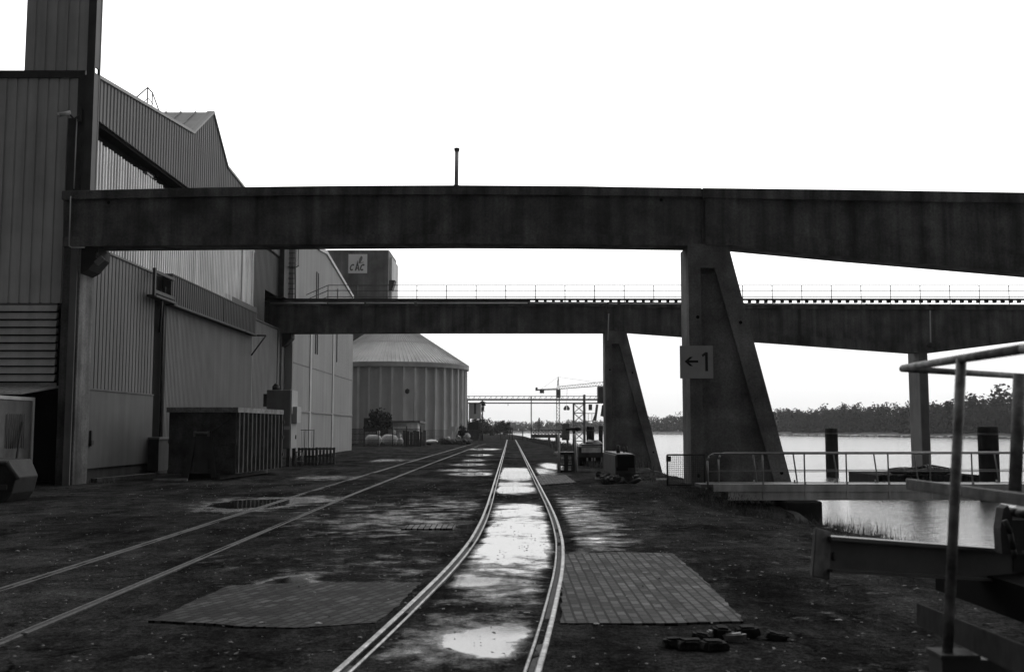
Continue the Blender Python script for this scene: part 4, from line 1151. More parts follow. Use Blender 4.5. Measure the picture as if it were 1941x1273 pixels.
# tower crane
KY = 420.0
cr = thing('tower_crane', at(1058, 838, KY), 'distant tower crane with its jib pointing right above the conveyor bridge', 'crane')
mx = at(1058, 813, KY).x; mw = .62
zj = at(1058, 737, KY).z; ztop = at(1058, 714, KY).z
b = B()
for dx in (-mw, mw):
    for dy in (-mw, mw): tube(b, (mx + dx, KY + dy, -3), (mx + dx, KY + dy, zj), .11, 4)
z = -2
while z < zj - 1:
    for dy in (-mw, mw): tube(b, (mx - mw, KY + dy, z), (mx + mw, KY + dy, z + 1.4), .06, 4); tube(b, (mx - mw, KY + dy, z), (mx + mw, KY + dy, z), .06, 4)
    z += 1.4
obj('mast', b, steel_md, cr)
b = B(); box(b, (mx - .75, KY - .8, zj - 3.6), (mx + 1.0, KY + .8, zj - .2)); obj('slewing_cab', b, steel_dk, cr)
b = B()
for dx in (-.4, .4): tube(b, (mx + dx, KY, zj), (mx + .1, KY, ztop), .13, 5)
for k in (.3, .6): tube(b, (mx - .4, KY, zj + (ztop - zj) * k), (mx + .4, KY, zj + (ztop - zj) * (k + .15)), .08, 4)
obj('apex', b, steel_dk, cr)
b = B(); jb0, jb1 = at(1060, 737, KY), at(1200, 726, 350); jt0, jt1 = at(1060, 732, KY), at(1200, 717.5, 350)
off = Vector((.3, .9, 0))
for q in (-1, 1): tube(b, jb0 + off*q*.6, jb1 + off*q*.6, .10, 4)
tube(b, jt0, jt1, .10, 4); n = 26
for i in range(n):
    tube(b, jb0.lerp(jb1, i/n), jt0.lerp(jt1, (i+.5)/n), .06, 4); tube(b, jt0.lerp(jt1, (i+.5)/n), jb0.lerp(jb1, (i+1)/n), .06, 4)
obj('jib', b, steel_md, cr)
b = B(); q = at(1016, 738, KY + 8); tube(b, at(1058, 736, KY), q, .16, 5); tube(b, at(1058, 738, KY), q - Vector((0,0,.3)), .16, 5); box(b, tuple(at(1015,740,KY+8)), tuple(at(1019,734,KY+9))); obj('counter_jib', b, steel_dk, cr)
b = B(); box(b, tuple(at(1023.5,744.5,KY+6)), tuple(at(1031,738,KY+9))); obj('counterweight', b, steel_dk, cr)
b = B(); tp = Vector((mx + .1, KY, ztop)); tube(b, tp, at(1135, 725, 382), .05, 4); tube(b, tp, at(1026, 737, KY + 6), .05, 4); obj('tie', b, steel_md, cr)
b = B(); gp = at(1074, 769, KY - 6); tube(b, gp, at(1075, 737, KY - 6), .05, 4); obj('hoist_rope', b, steel_dk, cr)
b = B(); gl, gr_ = at(1068, 776, KY - 6), at(1080, 776, KY - 6)
for s_ in (0, 1):
    pts = [at(1074 + (s_*2-1)*k[0], k[1], KY-6) for k in ((.5,768),(3.5,769.5),(6,774),(5,777),(.6,777))]
    prism_y(b, [(v.x, v.z) for v in pts], KY - 6.8, KY - 5.2)
obj('grab', b, steel_dk, cr)
# jetty far upstream
JY = 300.0
jt = thing('jetty', at(1040, 830, JY), 'low lattice jetty over the river below the crane, with a dark cabin', 'jetty')
xa, xb = at(1008,813,JY).x, at(1072,813,JY).x; za, zb2 = at(1040,814.5,JY).z, at(1040,824,JY).z
b = B()
for z in (za, zb2): tube(b, (xa, JY, z), (xb, JY, z), .16, 5)
for i in range(10):
    x, x2 = xa + (xb-xa)*i/10, xa + (xb-xa)*(i+1)/10
    tube(b, (x, JY, za), (x2, JY, zb2), .09, 4); tube(b, (x2, JY, za), (x2, JY, zb2), .09, 4); tube(b, (x2, JY, za), (x, JY, zb2), .07, 4)
box(b, (xa, JY, zb2 - .8), (xb, JY + 3, zb2)); obj('truss_deck', b, steel_dk, jt)
b = B(); box(b, (at(1066,813,JY).x, JY + 1, zb2 - 1.5), (at(1080,813,JY).x, JY + 4, at(1070,805,JY).z)); box(b, (at(1064,813,JY).x, JY + .8, at(1070,805,JY).z), (at(1079,813,JY).x, JY + 4, at(1070,803,JY).z)); obj('cabin', b, steel_dk, jt)
for px in (1012, 1041, 1055, 1076):
    b = B(); box(b, (at(px,813,JY).x - .3, JY + .5, -4), (at(px,813,JY).x + .3, JY + 2, zb2 - .81)); obj('pile', b, steel_dk, jt)
# gate leaves across the end of the track
for px0, px1, lab in ((949,966,'left gate frame across the far end of the main track'),(971,991,'right gate frame across the far end of the main track')):
    t = thing('track_gate', onz((px0+px1)/2, 834), lab, 'gate', 'gates at the end of the track')
    Yg = 196.0; xa, xb = at(px0,813,Yg).x, at(px1,813,Yg).x
    b = B()
    for x in (xa, xb): tube(b, (x, Yg, -.1), (x, Yg, 1.85), .08, 6)
    for z in (.25, 1.8): tube(b, (xa, Yg, z), (xb, Yg, z), .06, 6)
    obj('frame', b, steel_dk, t)
    b = B()
    for i in range(10): x = xa + (xb-xa)*(i+.5)/10; tube(b, (x, Yg, .25), (x, Yg, 1.8), .022, 4)
    obj('gate_bars', b, steel_md, t)

# ------------------------------------------------------------------ right of the track
# rack between two pale posts
RY = 50.0
rk = thing('metal_rack', onz(1073, 893), 'dark open metal rack with six openings standing beside the track', 'rack')
xa, xb = at(1057,813,RY).x, at(1089,813,RY).x; zt_ = at(1073,858,RY).z
b = B(); wdt = xb - xa
for k in (0, .24, .5, .76, 1.0): pass
box(b, (xa, RY, 0), (xa + .14, RY + .6, zt_)); box(b, (xb - .14, RY, 0), (xb, RY + .6, zt_)); box(b, ((xa+xb)/2 - .09, RY, 0), ((xa+xb)/2 + .09, RY + .6, zt_))
obj('upright', b, steel_dk, rk)
for z0, z1 in ((0, .10), (.32, .38), (.58, .63), (zt_ - .1, zt_)):
    b = B(); box(b, (xa + .002, RY + .01, z0), (xb - .002, RY + .59, z1)); obj('shelf', b, steel_dk, rk)
b = B(); box(b, (xa - .06, RY - .05, zt_), (xb + .06, RY + .65, zt_ + .05)); obj('top_plate', b, steel_md, rk)
for px, lab in ((1059,'pale leaning post at the left side of the metal rack'),(1092,'pale leaning post at the right side of the metal rack')):
    b = B(); tube(b, at(px + (1 if px < 1080 else 1), 894, RY - .12), at(px - (0 if px < 1080 else 2.5), 821, RY - .1), .06, 10)
    tag(obj('marker_post', b, mat('post_paint', .4, .6, .4, 3)), lab, 'post', 'pale posts by the rack')
b = B(); path(b, [at(1051,857,RY-.2), at(1056,861,RY-.2)], .05, 6); box(b, tuple(at(1050,860,RY-.25)), tuple(at(1054,857,RY-.15))); tag(obj('pipe_stub', b, white_paint), 'small pale pipe end sticking out left of the metal rack', 'pipe')
t = thing('davit', onz(1088, 884), 'dark upright davit post with a short arm behind the metal rack', 'davit')
b = B(); box(b, (at(1085.5,813,53).x, 53, -.1), (at(1090,813,53).x, 53.15, at(1088,812,53).z)); obj('post', b, steel_dk, t)
b = B(); tube(b, at(1072,813.5,53.05), at(1096,811,53.05), .07, 8); lump(b, at(1095,812,53.05), (.18,.15,.13), 1, 2, .2); tube(b, at(1078,814,53.05), at(1078,822,53.05), .02, 5); obj('arm', b, steel_dk, t)
# trailer with pale tailboard
TYY = 59.0
tr = thing('flat_trailer', onz(1119, 881), 'dark trailer seen from behind with a pale tail board', 'trailer')
xa, xb = at(1096,813,TYY).x, at(1142,813,TYY).x
b = B(); box(b, (xa, TYY, at(1119,866,TYY).z), (xb, TYY + 6, at(1119,846,TYY).z)); obj('bed', b, steel_dk, tr)
b = B(); box(b, (at(1102,813,TYY).x, TYY - .05, at(1119,857.5,TYY).z), (at(1138.5,813,TYY).x, TYY - .002, at(1119,848,TYY).z)); obj('tail_board', b, mat('tailboard', .55, .6, .4, 3), tr)
b = B(); box(b, (xa + .25, TYY + 1, at(1119,846,TYY).z), (xb - .1, TYY + 3, at(1119,842,TYY).z)); lump(b, (xa + 1.0, TYY + 2, at(1119,842,TYY).z), (.5,.6,.25), 2, 2, .5); obj('load', b, steel_md, tr)
for x in (xa + .16, xa + .42, xb - .42, xb - .16):
    b = B(); torus(b, (x, TYY + .8, .42), .3, .13, 'X', 18, 8); wh = obj('wheel', b, rubber, tr)
    b = B(); tube(b, (x - .08, TYY + .8, .42), (x + .08, TYY + .8, .42), .2, 12); obj('rim', b, steel_md, wh)
b = B()
for px in (1112, 1121, 1126): box(b, tuple(at(px,873,TYY-.1)), tuple(at(px+2.5,867,TYY-.05)))
obj('tail_lamp', b, mat('pale_lens', .4, .4, .2), tr)
b = B(); box(b, (xa + .1, TYY + .3, .25), (xb - .1, TYY + 5.5, at(1119,866,TYY).z)); obj('chassis', b, black, tr)
# long block body with tyres
BY = 39.6
bl = thing('shunting_trolley', onz(1185, 914), 'low dark box bodied trolley hung with tyres beside the far splayed pier', 'trolley')
xa, xb = at(1166,813,BY).x, at(1204,813,BY).x; zt_ = at(1180,860,BY).z; zb_ = .25
b = B(); box(b, (xa, BY, zb_), (xb, BY + 5.2, zt_)); bmesh.ops.bevel(b, geom=list(b.edges), offset=.05, segments=2, affect='EDGES'); obj('box_body', b, mat('trolley_paint', .07, .6, .35, 2, streak=.3), bl)
b = B(); box(b, (xa + .08, BY - .03, zb_ + .35), (xb - .06, BY + .05, zt_ - .06)); box(b, (xa + .04, BY - .045, zb_ + .24), (xb - .3, BY + .0, zb_ + .36)); obj('front_panel', b, black, bl)
b = B(); box(b, (xa - .04, BY - .2, .12), (xb + .04, BY + 5, zb_ + .02)); obj('chassis', b, steel_dk, bl)
for i in range(9):
    b = B(); lump(b, (xa + .06, BY + .4 + i * .5, zt_ + .01), (.03,.035,.02), i, 1, 0); obj('bolt', b, white_paint, bl)
for px, y_, h_ in ((1170,BY+1.4,.32),(1173,BY+1.4,.30),(1182,BY+2.4,.22),(1188,BY+2.4,.26)):
    b = B(); tube(b, (at(px,813,y_).x, y_, zt_ - .05), (at(px,813,y_).x, y_, zt_ + h_), .045 if px < 1175 else .03, 8); obj('exhaust_stub', b, steel_dk, bl)
for (px, py, Yt, r, rot) in ((1141,897,43.5,.20,'X'),(1147,899,42.2,.20,'X'),(1154,903,41.2,.19,'X'),(1160,907,40.2,.18,'X'),(1173,908,39.2,.19,'Y'),(1204,908,39.3,.19,'Y')):
    p = at(px, py, Yt); p.z = r + .07 if rot == 'X' else r + .05
    r *= U(.75, 1.0); p.z = .10
    b = B(); torus(b, p, r, .075, Matrix.Rotation(U(-.5, .5), 3, 'X') @ Matrix.Rotation(U(-.5, .5), 3, 'Y'), 18, 8); obj('tyre', b, rubber, bl)
b = B()
for i in range(16): lump(b, (U(xa - .5, xb + .25), BY - U(.1, .5), U(.03, .2)), (U(.08,.2), U(.08,.18), U(.06,.14)), i + 60, 2, .6)
for i in range(18): lump(b, (xa - U(.05, .4), BY + U(0, 4.5), U(.03, .2)), (U(.1,.22), U(.1,.2), U(.06,.15)), i + 90, 2, .6)
tag(obj('chain_heap', b, rubber), 'dark heap of chain and rubbish heaped round the foot of the trolley', 'heap')
b = B(); tube(b, (xa - .06, BY - .12, .24), (xb + .1, BY - .12, .24), .10, 10); box(b, (xa + .1, BY - .25, .1), (xb - .1, BY - .1, .42)); obj('bumper', b, rubber, bl)
for px, py, w_, lab in ((1136,908,.34,'short pale batten on the ground left of the trolley'),(1254,910,.42,'short pale batten on the ground right of the trolley')):
    p = onz(px, py); b = B(); box(b, (p.x - w_/2, p.y - .06, 0.0), (p.x + w_/2, p.y + .06, .07), Matrix.Rotation(.05, 3, 'Z')); tag(obj('batten', b, white_paint), lab, 'batten', 'pale battens on the ground')
# mesh gate by the pier
MY = 38.0
mg = thing('mesh_gate', onz(1299, 918), 'square wire mesh gate in a dark frame left of the gangway', 'gate')
xa, xb = at(1264,813,MY).x, at(1335,813,MY).x; z0, z1 = at(1300,919,MY).z, at(1300,861.5,MY).z
b = B()
for x in (xa, xb): tube(b, (x, MY, z0 - .1), (x, MY, z1), .035, 8)
for z in (z0 + .02, z1): tube(b, (xa, MY, z), (xb, MY, z), .03, 8)
obj('frame', b, steel_dk, mg)
b = B()
n = 20
for i in range(1, n): x = xa + (xb-xa)*i/n; tube(b, (x, MY, z0), (x, MY, z1), .006, 4)
for i in range(1, 16): z = z0 + (z1-z0)*i/16; tube(b, (xa, MY, z), (xb, MY, z), .006, 4)
obj('wire_mesh', b, steel_dk, mg)
b = B(); box(b, (xa - .03, MY - .08, z1 - .24), (xa + .12, MY + .08, z1 - .05)); obj('lock_box', b, steel_dk, mg)

# gangway
GY0, GY1 = 34.2, 35.5
gw = thing('gangway', onz(1360, 925), 'grey steel gangway with pipe handrails leading out over the water', 'gangway')
zd = at(1600, 918, GY0).z; xs_, xe = at(1345,813,GY0).x, 22.5
b = B(); box(b, (xs_ - .3, GY0 + .06, zd - .10), (xe, GY1 - .06, zd)); obj('deck', b, steel_md, gw)
gpaint = mat('gangway_girder_paint', .42, .5, .25, 1.5, streak=.3)
for Yq in (GY0, GY1):
    b = B(); x0q = at(1378,813,GY0).x
    box(b, (xs_ + .1, Yq - .06, zd - .22), (xe, Yq + .06, zd + .02)); box(b, (x0q, Yq - .02, zd - .46), (xe, Yq + .02, zd - .22)); box(b, (x0q, Yq - .07, zd - .50), (xe, Yq + .07, zd - .461))
    x = at(1443,813,GY0).x
    while x < xe: box(b, (x, Yq - .075, zd - .46), (x + .045, Yq - .021, zd + .1)); x += 1.37
    obj('girder', b, gpaint, gw)
def gang_rail(Yq, z_top, xstart, px_first, lean, lab):
    b = B()
    path(b, [(xstart, Yq, zd - .1), (xstart, Yq, z_top - .22), (xstart + .06, Yq, z_top - .08), (xstart + .2, Yq, z_top), (xe, Yq, z_top + .03)], .028, 8)
    tube(b, (xstart + .02, Yq, zd + (z_top - zd)*.42), (xe, Yq, zd + (z_top - zd)*.44), .016, 6)
    hr = obj('handrail', b, steel_rail, gw)
    x = px_first
    while x < xe:
        b = B(); tube(b, (x, Yq, zd - .05), (x - lean, Yq, z_top), .026, 8); obj('handrail_post', b, steel_rail, hr); x += 1.37
zt1 = at(1600, 859.5, GY0).z
gang_rail(GY0, zt1, at(1340,813,GY0).x, at(1444,813,GY0).x, 0.0, 'near')
gang_rail(GY1, at(1600, 856.5, GY1).z - .02, at(1361,813,GY1).x, at(1433,813,GY1).x, 0.13, 'far')
b = B(); a, c = at(1490,990,27.5), at(1552,948,27.5)
box(b, (at(1490,990,GY0-.4).x, GY0 - .4, -3.2), (at(1552,948,GY0).x, GY1 + .3, zd - .51)); bmesh.ops.bevel(b, geom=list(b.edges), offset=.05, segments=1, affect='EDGES'); 
tag(obj('abutment', b, concrete_dk), 'dark streaked concrete block under the shore end of the gangway', 'abutment')
b = B(); box(b, (21.6, GY0 - .4, -5), (22.6, GY1 + .4, zd - .51)); obj('end_support', b, steel_dk, gw)

# mooring piles and dolphin
def pile(px0, px1, pyt, Y, lab):
    xa, xb = at(px0,813,Y).x, at(px1,813,Y).x; zt = at(px0,pyt,Y).z; r = (xb - xa)/2
    b = B(); n = 24
    lathe(b, [(r, -6), (r, zt - .05), (r - .05, zt), (0.01, zt)], ((xa+xb)/2, Y + r, 0), n)
    t = thing('mooring_pile', ((xa+xb)/2, Y + r, 0), lab, 'mooring pile', 'mooring piles in the river')
    obj('shaft', b, pile_m, t)
    b = B(); tube(b, ((xa+xb)/2, Y + r, zt - .55), ((xa+xb)/2, Y + r, zt - .42), r + .03, 24); obj('collar', b, steel_dk, t)
pile(1567.5, 1591, 811.5, 99.0, 'nearly black mooring pile standing alone in open water left of the river pillar')
pile(1862, 1899, 808, 66.0, 'widest black mooring pile, at the right behind the gangway railing')
pile(1112, 1127, 808, 132.0, 'broader black pile behind the trailer, left of the far splayed pier')
pile(1135, 1143, 806.5, 130.0, 'narrow black pile touching the left edge of the far splayed pier')
dp = thing('pile_dolphin', at(1760, 905, 71.5), 'ring of steel sheet piles round the foot of the river pillar', 'dolphin')
xa, xb = at(1660,813,71.0).x, at(1860,813,71.0).x; zt_ = at(1760,900,71).z
b = B(); n = 34
for i in range(n):
    x = xa + (xb-xa)*i/n; d = .12 if i % 2 else 0
    box(b, (x, 70.8 - d, -6), (x + (xb-xa)/n + .002 * (i % 2), 77.0 + d, zt_ + .04 * math.sin(i * 1.7)))
obj('sheet_piling', b, pile_m, dp)
b = B()
pts = [(xa + 2.0 + (xb - xa - 3.4)*i/14, 71.2 + .3*math.sin(i), zt_ + .12 + .30 * math.exp(-((i - 7)/4.0)**2)) for i in range(15)]
path(b, pts, .14, 8); path(b, [(x, y + .7, z + .14) for x, y, z in pts], .14, 8)
for i in range(10): lump(b, (U(xa + 2.2, xb - 2), U(71.6, 73), zt_ + .2), (.8, .5, .3), i, 2, .4)
obj('rope_fender', b, rubber, dp)

# ------------------------------------------------------------------ foreground trailer frame with guard rail
fg = thing('railed_trailer', (3.8, 6.4, 0), 'dark steel trailer frame with a pale pipe guardrail close by at the right edge', 'trailer')
c = at(1712, 697, 6.5)
rA = at(1941, 661, 4.0); rA2 = c + (rA - c) * 1.5
def fg_tube(pts, r, name, m=rail_paint):
    b = B(); path(b, pts, r, 14)
    for p in pts[1:-1]: bmesh.ops.create_icosphere(b, subdivisions=2, radius=r, matrix=Matrix.Translation(p))
    return obj(name, b, m, fg)
fg_tube([c, rA, rA2], .021, 'guardrail')
rB = at(1941, 713, 7.4); fg_tube([c + Vector((.0,.02,-.004)), rB, rB + (rB - c) * .8], .021, 'guardrail')
def onA(px):   # point of rail A under pixel column px
    k = (px - 1712) / (1941 - 1712); inv = (1 - k) / 6.5 + k / 4.0; Yq = 1 / inv
    s = (Yq - 6.5) / (4.0 - 6.5); return c.lerp(rA, s)
pA = onA(1822); foot = at(1796, 1236, pA.y)
fg_tube([pA, foot], .0245, 'rail_post')
p2 = at(1933, 712, 6.0); f2 = at(1924, 926, 5.2); f2.y = p2.y; f2 = at(1924, 930, p2.y)
fg_tube([p2 + Vector((0, 0, .01)), f2], .036, 'rail_post')
# mid guard bar (flat bar)
def flat_bar(p0t, p0b, p1t, p1b, dpt, name, m):
    b = B(); d = Vector((.35, 1, 0)).normalized() * dpt
    hexa(b, [p0b, p1b, p1b + d, p0b + d, p0t, p1t, p1t + d, p0t + d])
    bmesh.ops.bevel(b, geom=list(b.edges), offset=.004, segments=2, affect='EDGES')
    return obj(name, b, m, fg)
def ext(a, b_, k): return a + (b_ - a) * k
q0t, q0b, q1t, q1b = at(1718,907,6.5), at(1717,927,6.5), at(1941,936,5.0), at(1941,960,5.0)
flat_bar(q0t, q0b, ext(q0t,q1t,1.5), ext(q0b,q1b,1.5), .09, 'guard_bar', mat('guard_bar_paint', .08, .6, .5, 8, spec=.3, speck=.3))
# platform channel low at the right
s0t, s0b, s1t, s1b = at(1738,1142,6.3), at(1738,1182,6.3), at(1941,1222,4.2), at(1941,1284,4.2)
flat_bar(s0t, s0b, ext(s0t,s1t,1.6), ext(s0b,s1b,1.6), .02, 'platform_channel', mat('channel_paint', .022, .8, .5, 7, spec=.1))
u0, u1 = at(1808,1164,5.5), at(1941,1220,4.2)
# foot block
fb = B(); p = foot; box(fb, (p.x - .055, p.y - .06, p.z - .02), (p.x + .13, p.y + .12, p.z)); obj('foot_plate', fb, mat('foot_plate_paint', .05, .8, .5, 8, spec=.1), fg)
fb = B(); box(fb, (p.x - .05, p.y - .055, 0.4), (p.x + .5, p.y + .10, p.z - .021)); obj('foot_block', fb, steel_dk, fg)
# H-section draw beam with end plate
b0, b1 = at(1575, 1050, 7.0), at(1932, 1073, 7.7)
dxy = (b1 - b0).normalized(); nrm = Vector((-dxy.y, dxy.x, 0)).normalized(); up = Vector((0, 0, 1))
hb = .118
def bm_beam(bm, lo, hi, n0, n1, L0=0.0, L1=1.0):
    P0, P1 = b0.lerp(b1, L0), b0.lerp(b1, L1)
    hexa(bm, [P0 + up*lo + nrm*n0, P1 + up*lo + nrm*n0, P1 + up*lo + nrm*n1, P0 + up*lo + nrm*n1, P0 + up*hi + nrm*n0, P1 + up*hi + nrm*n0, P1 + up*hi + nrm*n1, P0 + up*hi + nrm*n1])
b = B(); bm_beam(b, hb - .025, hb, -.01, .20, 0, 1.4); bm_beam(b, -hb + .02, hb - .025, .06, .075, 0, 1.4); bm_beam(b, -hb, -hb + .02, -.01, .20, 0, 1.4); obj('draw_beam', b, ibeam_m, fg)
b = B()
P = [at(1547,1000,6.93), at(1576,1007,7.05), at(1573,1100,7.05), at(1540,1092,6.93)]
dth = Vector((-.002, .06, 0)); 
hexa(b, [P[3], P[2], P[2] + dth, P[3] + dth, P[0], P[1], P[1] + dth, P[0] + dth]); bmesh.ops.bevel(b, geom=list(b.edges), offset=.008, segments=2, affect='EDGES')
ep = obj('end_plate', b, mat('end_plate_paint', .09, .55, .4, 6, speck=.3), fg)
b = B(); tube(b, at(1575,1053,7.1), at(1581,1053,7.1), .035, 10); obj('bolt', b, steel_dk, ep)
# machine housing at the right edge
mk = at(1893, 960, 7.5)
b = B()
hp = [at(1893,1047,7.5), at(1890,1000,7.5), at(1896,962,7.5), at(1905,956,7.5)]
prism_y(b, [(hp[0].x, hp[0].z), (hp[1].x, hp[1].z), (hp[2].x, hp[2].z), (hp[3].x, hp[3].z), (hp[3].x + .09, hp[3].z - .35)], 7.45, 7.56)
obj('canvas_cover', b, mat('canvas_grey', .05, .9, .3, 5, bump=.4), fg)
b = B(); zt_ = at(1941,972,7.6).z
prism_z(b, [(at(1908,1000,7.7).x, 7.75), (6.0, 7.75), (6.0, 9.0), (at(1908,1000,7.7).x + .68, 9.0)], at(1908,1100,7.7).z, zt_); bmesh.ops.bevel(b, geom=list(b.edges), offset=.06, segments=3, affect='EDGES'); obj('engine_housing', b, steel_dk, fg)
b = B(); path(b, [at(1904,985,7.4), at(1915,1010,7.4), at(1921,1040,7.4), at(1925,1055,7.4)], .02, 8); obj('hose', b, rubber, fg)
b = B(); path(b, [at(1912,968,7.6), at(1930,972,7.5), at(1950,975,7.4)], .03, 8); obj('hose', b, rubber, fg)
b = B(); box(b, (at(1930,1110,7.2).x, 5.2, .75), (6.0, 8.6, at(1941,1096,7.5).z)); obj('chassis', b, black, fg)
for yw in (5.6, 8.2):
    b = B(); torus(b, (4.9, yw, .46), .33, .14, 'X', 24, 10); wh = obj('wheel', b, rubber, fg)
    b = B(); tube(b, (4.82, yw, .46), (4.98, yw, .46), .22, 16); obj('rim', b, steel_md, wh)

# ------------------------------------------------------------------ broken bricks in the foreground
stones = [(1278,1217,.16,.10,.09,'leftmost dark stone of the pile, lying flat'),(1308,1220,.20,.10,.09,'long dark stone near the left end of the pile'),(1330,1207,.14,.09,.09,'dark stone behind the low front stones of the pile'),
          (1352,1222,.20,.11,.09,'broad dark stone at the front of the pile'),(1350,1199,.07,.05,.07,'small pale stone tucked behind the upright stone'),(1367,1204,.13,.09,.13,'tallest stone, standing up in the middle of the pile'),
          (1392,1206,.17,.07,.08,'tilted stone with a pale top edge in the pile'),(1418,1198,.18,.10,.11,'big rounded stone at the right of the pile'),(1472,1203,.17,.09,.07,'separate flat stone lying right of the pile')]
for i, (px, py, a, b_, c_, lab) in enumerate(stones):
    p = onz(px, py + 8); b = B()
    q = bmesh.ops.create_cube(b, size=2.0)
    bmesh.ops.bevel(b, geom=list(b.edges), offset=.35, segments=2, affect='EDGES')
    bmesh.ops.subdivide_edges(b, edges=list(b.edges), cuts=1)
    rot = Matrix.Rotation(U(-.35,.35), 3, 'Z') @ Matrix.Rotation(U(-.3,.3), 3, 'Y')
    for v in b.verts:
        k = 1 + .35 * mnoise.noise(v.co * 1.1 + Vector((i * 5.0, 0, 0)))
        v.co = rot @ Vector((v.co.x*a*.62*k, v.co.y*b_*.8*k, v.co.z*c_*.55*k)) + Vector((p.x, p.y, c_ * .45))
    tag(obj('broken_stone', b, stone_m if i not in (4, 6) else mat('pale_stone', .17, .6, .4, 8), smooth=False), lab, 'stone', 'stones dumped beside the paving')

# ------------------------------------------------------------------ grass, pebbles, litter
def blades(bm, x, y, z, n, h, spread, wd):
    for _ in range(n):
        p = Vector((x + random.gauss(0, spread), y + random.gauss(0, spread), z)); hh = h * U(.4, 1.15); a = U(0, 6.28)
        ln = Vector((math.cos(a), math.sin(a), 0)) * hh * U(.1, .7); s = Vector((-math.sin(a), math.cos(a), 0)) * wd
        v = [bm.verts.new(q) for q in (p - s, p + s, p + ln*.4 + Vector((0,0,hh*.65)) + s*.6, p + ln*.4 + Vector((0,0,hh*.65)) - s*.6)]
        bm.faces.new(v); t_ = bm.verts.new(p + ln + Vector((0, 0, hh))); bm.faces.new((v[3], v[2], t_))
b = B()
for i in range(260):
    y = U(15, 33); blades(b, lerp_table(EDGE, y) + U(-.7, .4), y, dip(7.6, y) - .05, 9, U(.05, .18), .12, .005)
for i in range(110):
    y = U(18.5, 25); blades(b, lerp_table(EDGE, y) + U(-.1, .5), y, dip(7.6, y) - .1, 6, U(.18, .5), .1, .004)
for i in range(500):
    y = U(28, 50); blades(b, U(5.4, 7.2), y, -.02, 6, U(.04, .14), .15, .007)
for i in range(900):
    x, y = U(2.6, 7), U(9, 36); 
    if mnoise.noise(Vector((x*.6, y*.6, 2))) > -.05 and not (x < 3.2 and y < 17.5): blades(b, x, y, dip(x, y), 5, U(.015, .06), .09, .004)
for i in range(1400):
    y = 55 * (215 / 55) ** R(); x = lerp_table(EDGE, y); blades(b, x - U(0, 3.2) + .4, y, -.05, 7, U(.15, .55), .3, .012 + y * .00012)
for i in range(160):
    y = U(28, 34); blades(b, U(6.2, 8.2), y, dip(7, y) - .03, 8, U(.06, .25), .2, .007)
for i in range(260):
    y = 8 + 40 * R() ** 1.5; sd = random.choice((-1, 1)); blades(b, smooth_tab(T1, y) + sd * U(1.0, 1.35), y, 0, 4, U(.015, .06), .05, .003)
for i in range(300):
    y = U(39.5, 75); blades(b, -15.9 + U(-.2, .5), y, 0, 4, U(.05, .25), .1, .01)
tag(obj('grass', b, grass_m, fix=False), kind='stuff')
b = B()
for i in range(1500):
    y = 7 + 33 * R() ** 1.6; x = U(-9.5, 6.9) * min(1, (y + 4) / 22) if y < 18 else U(-12, 6.9)
    s = U(.004, .014) * (1 if R() < .93 else 2.2)
    q = bmesh.ops.create_icosphere(b, subdivisions=1, radius=s, matrix=Matrix.Translation((x, y, dip(x, y) + .012 + s * .3)) @ Matrix.Diagonal((U(.8,1.9), U(.8,1.5), U(.4,.8), 1)))
tag(obj('gravel', b, pebble_m, fix=False), kind='stuff')
b = B()
for i in range(900):
    y = 7.5 + 26 * R() ** 1.4; x = U(-7, 6)
    a = U(0, 6.28); s = U(.015, .04)
    q = [b.verts.new((x + s*math.cos(a+k*1.57)*(1 if k % 2 else .5), y + s*math.sin(a+k*1.57)*(1 if k % 2 else .5), .022 + U(0,.02))) for k in range(4)]
    b.faces.new(q)
tag(obj('leaf_litter', b, mat('dead_leaf', .05, .7, .7, 3), fix=False), kind='stuff')

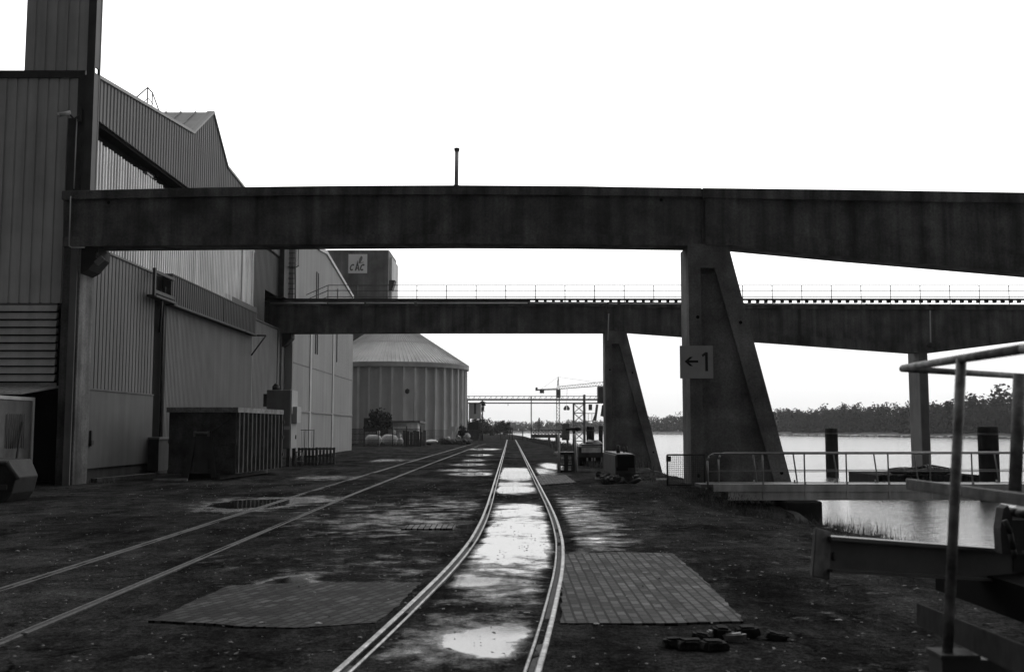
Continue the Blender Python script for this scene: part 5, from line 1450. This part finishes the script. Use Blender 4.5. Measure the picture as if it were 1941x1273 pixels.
# ------------------------------------------------------------------ far woods
def wood(name, spots, seed, m, leaf_k=1.0, nn=240):
    b = B(); rnd = random.Random(seed)
    for i, (x, y, z, h) in enumerate(spots):
        rw = h * rnd.uniform(.28, .46)
        foliage(b, (x, y, z + h * .56), (rw, rw, h * .46), nn, h * .046 * leaf_k, 11, seed * 1000 + i)
        foliage(b, (x, y, z + h * .25), (rw * 1.3, rw, h * .32), nn // 2, h * .10 * leaf_k, 6, seed * 2000 + i)
    return tag(obj(name, b, m, fix=False), kind='stuff')
def far_h(px):   # crown heights as seen in the photograph's skyline, metres
    return 21
spots = []; rnd = random.Random(3)
for (ya, xa), (yb, xb) in zip(FAR[1:], FAR[2:8]):
    d = math.hypot(xb - xa, yb - ya); n = int(d / (1.9 if yb < 1200 else 4))
    for k in range(n):
        f = (k + rnd.random()) / n; dep = rnd.random() ** 1.3 * 45
        x, y = xa + (xb - xa)*f + 14 + dep, ya + (yb - ya)*f + dep * .3
        h = rnd.uniform(16, 20) + dep * .14
        h *= 1.10 if y < 620 else (.9 if y < 900 else (.8 if y < 1150 else .62))
        if rnd.random() < .03: h *= 1.12
        spots.append((x, y, -.5, h))
wood('far_forest', spots, 2, leaf_far)
spots = []
for k in range(60):
    x = rnd.uniform(-34, 1); y = rnd.uniform(400, 470)
    spots.append((x - 1, y, 0, rnd.uniform(5.0, 7.5) * (1.1 if x < -8 else .9)))
for k in range(60):
    spots.append((rnd.uniform(-110, -34), rnd.uniform(380, 470), 0, rnd.uniform(6, 10)))
wood('distant_wood', spots, 5, leaf_far, 1.0, 170)
p = onz(956, 829); p = Vector((at(956,813,330).x, 330, 0))
tree('round_tree', p, 5.6, (2.1, 2.1, 2.1), 900, .22, 'single round dark tree standing out of the wood at the end of the track', seed=21, cz=.6)
b = B(); x, y = at(1021, 813, 700).x, 700
tree('poplar', (x + 0, y, -1), 11.5, (1.5, 1.5, 5), 700, .5, 'slim upright tree on the hazy far bank left of the crane mast', seed=22, cz=.55)
# van on the far yard road
vn = thing('parked_van', at(931, 829, 330), 'tiny dark vehicle parked at the edge of the far wood', 'vehicle')
v0 = at(928, 826, 330); v1 = at(936, 821, 330)
b = B(); box(b, (v0.x, 330, .35), (v1.x, 332, 1.0)); box(b, (v0.x + .25, 330.1, 1.0), (v1.x - .25, 331.9, 1.55)); obj('body', b, steel_dk, vn)
b = B()
for x in (v0.x + .25, v1.x - .25): tube(b, (x, 329.98, .3), (x, 330.2, .3), .3, 10)
obj('wheel', b, rubber, vn)

# ------------------------------------------------------------------ haze over the river valley
bm = B(); box(bm, (-2400, -45, -6.5), (1150, 4150, 60)); hz = obj('haze', bm, bpy.data.materials.new('haze_air')); hz['kind'] = 'stuff'
hm = hz.data.materials[0]; hm.use_nodes = True
N, L = hm.node_tree.nodes, hm.node_tree.links
for n_ in list(N): N.remove(n_)
pv = N.new('ShaderNodeVolumePrincipled'); om = N.new('ShaderNodeOutputMaterial')
pv.inputs['Color'].default_value = (1, 1, 1, 1); pv.inputs['Density'].default_value = 0.00009; pv.inputs['Anisotropy'].default_value = 0.5
L.new(pv.outputs[0], om.inputs['Volume'])
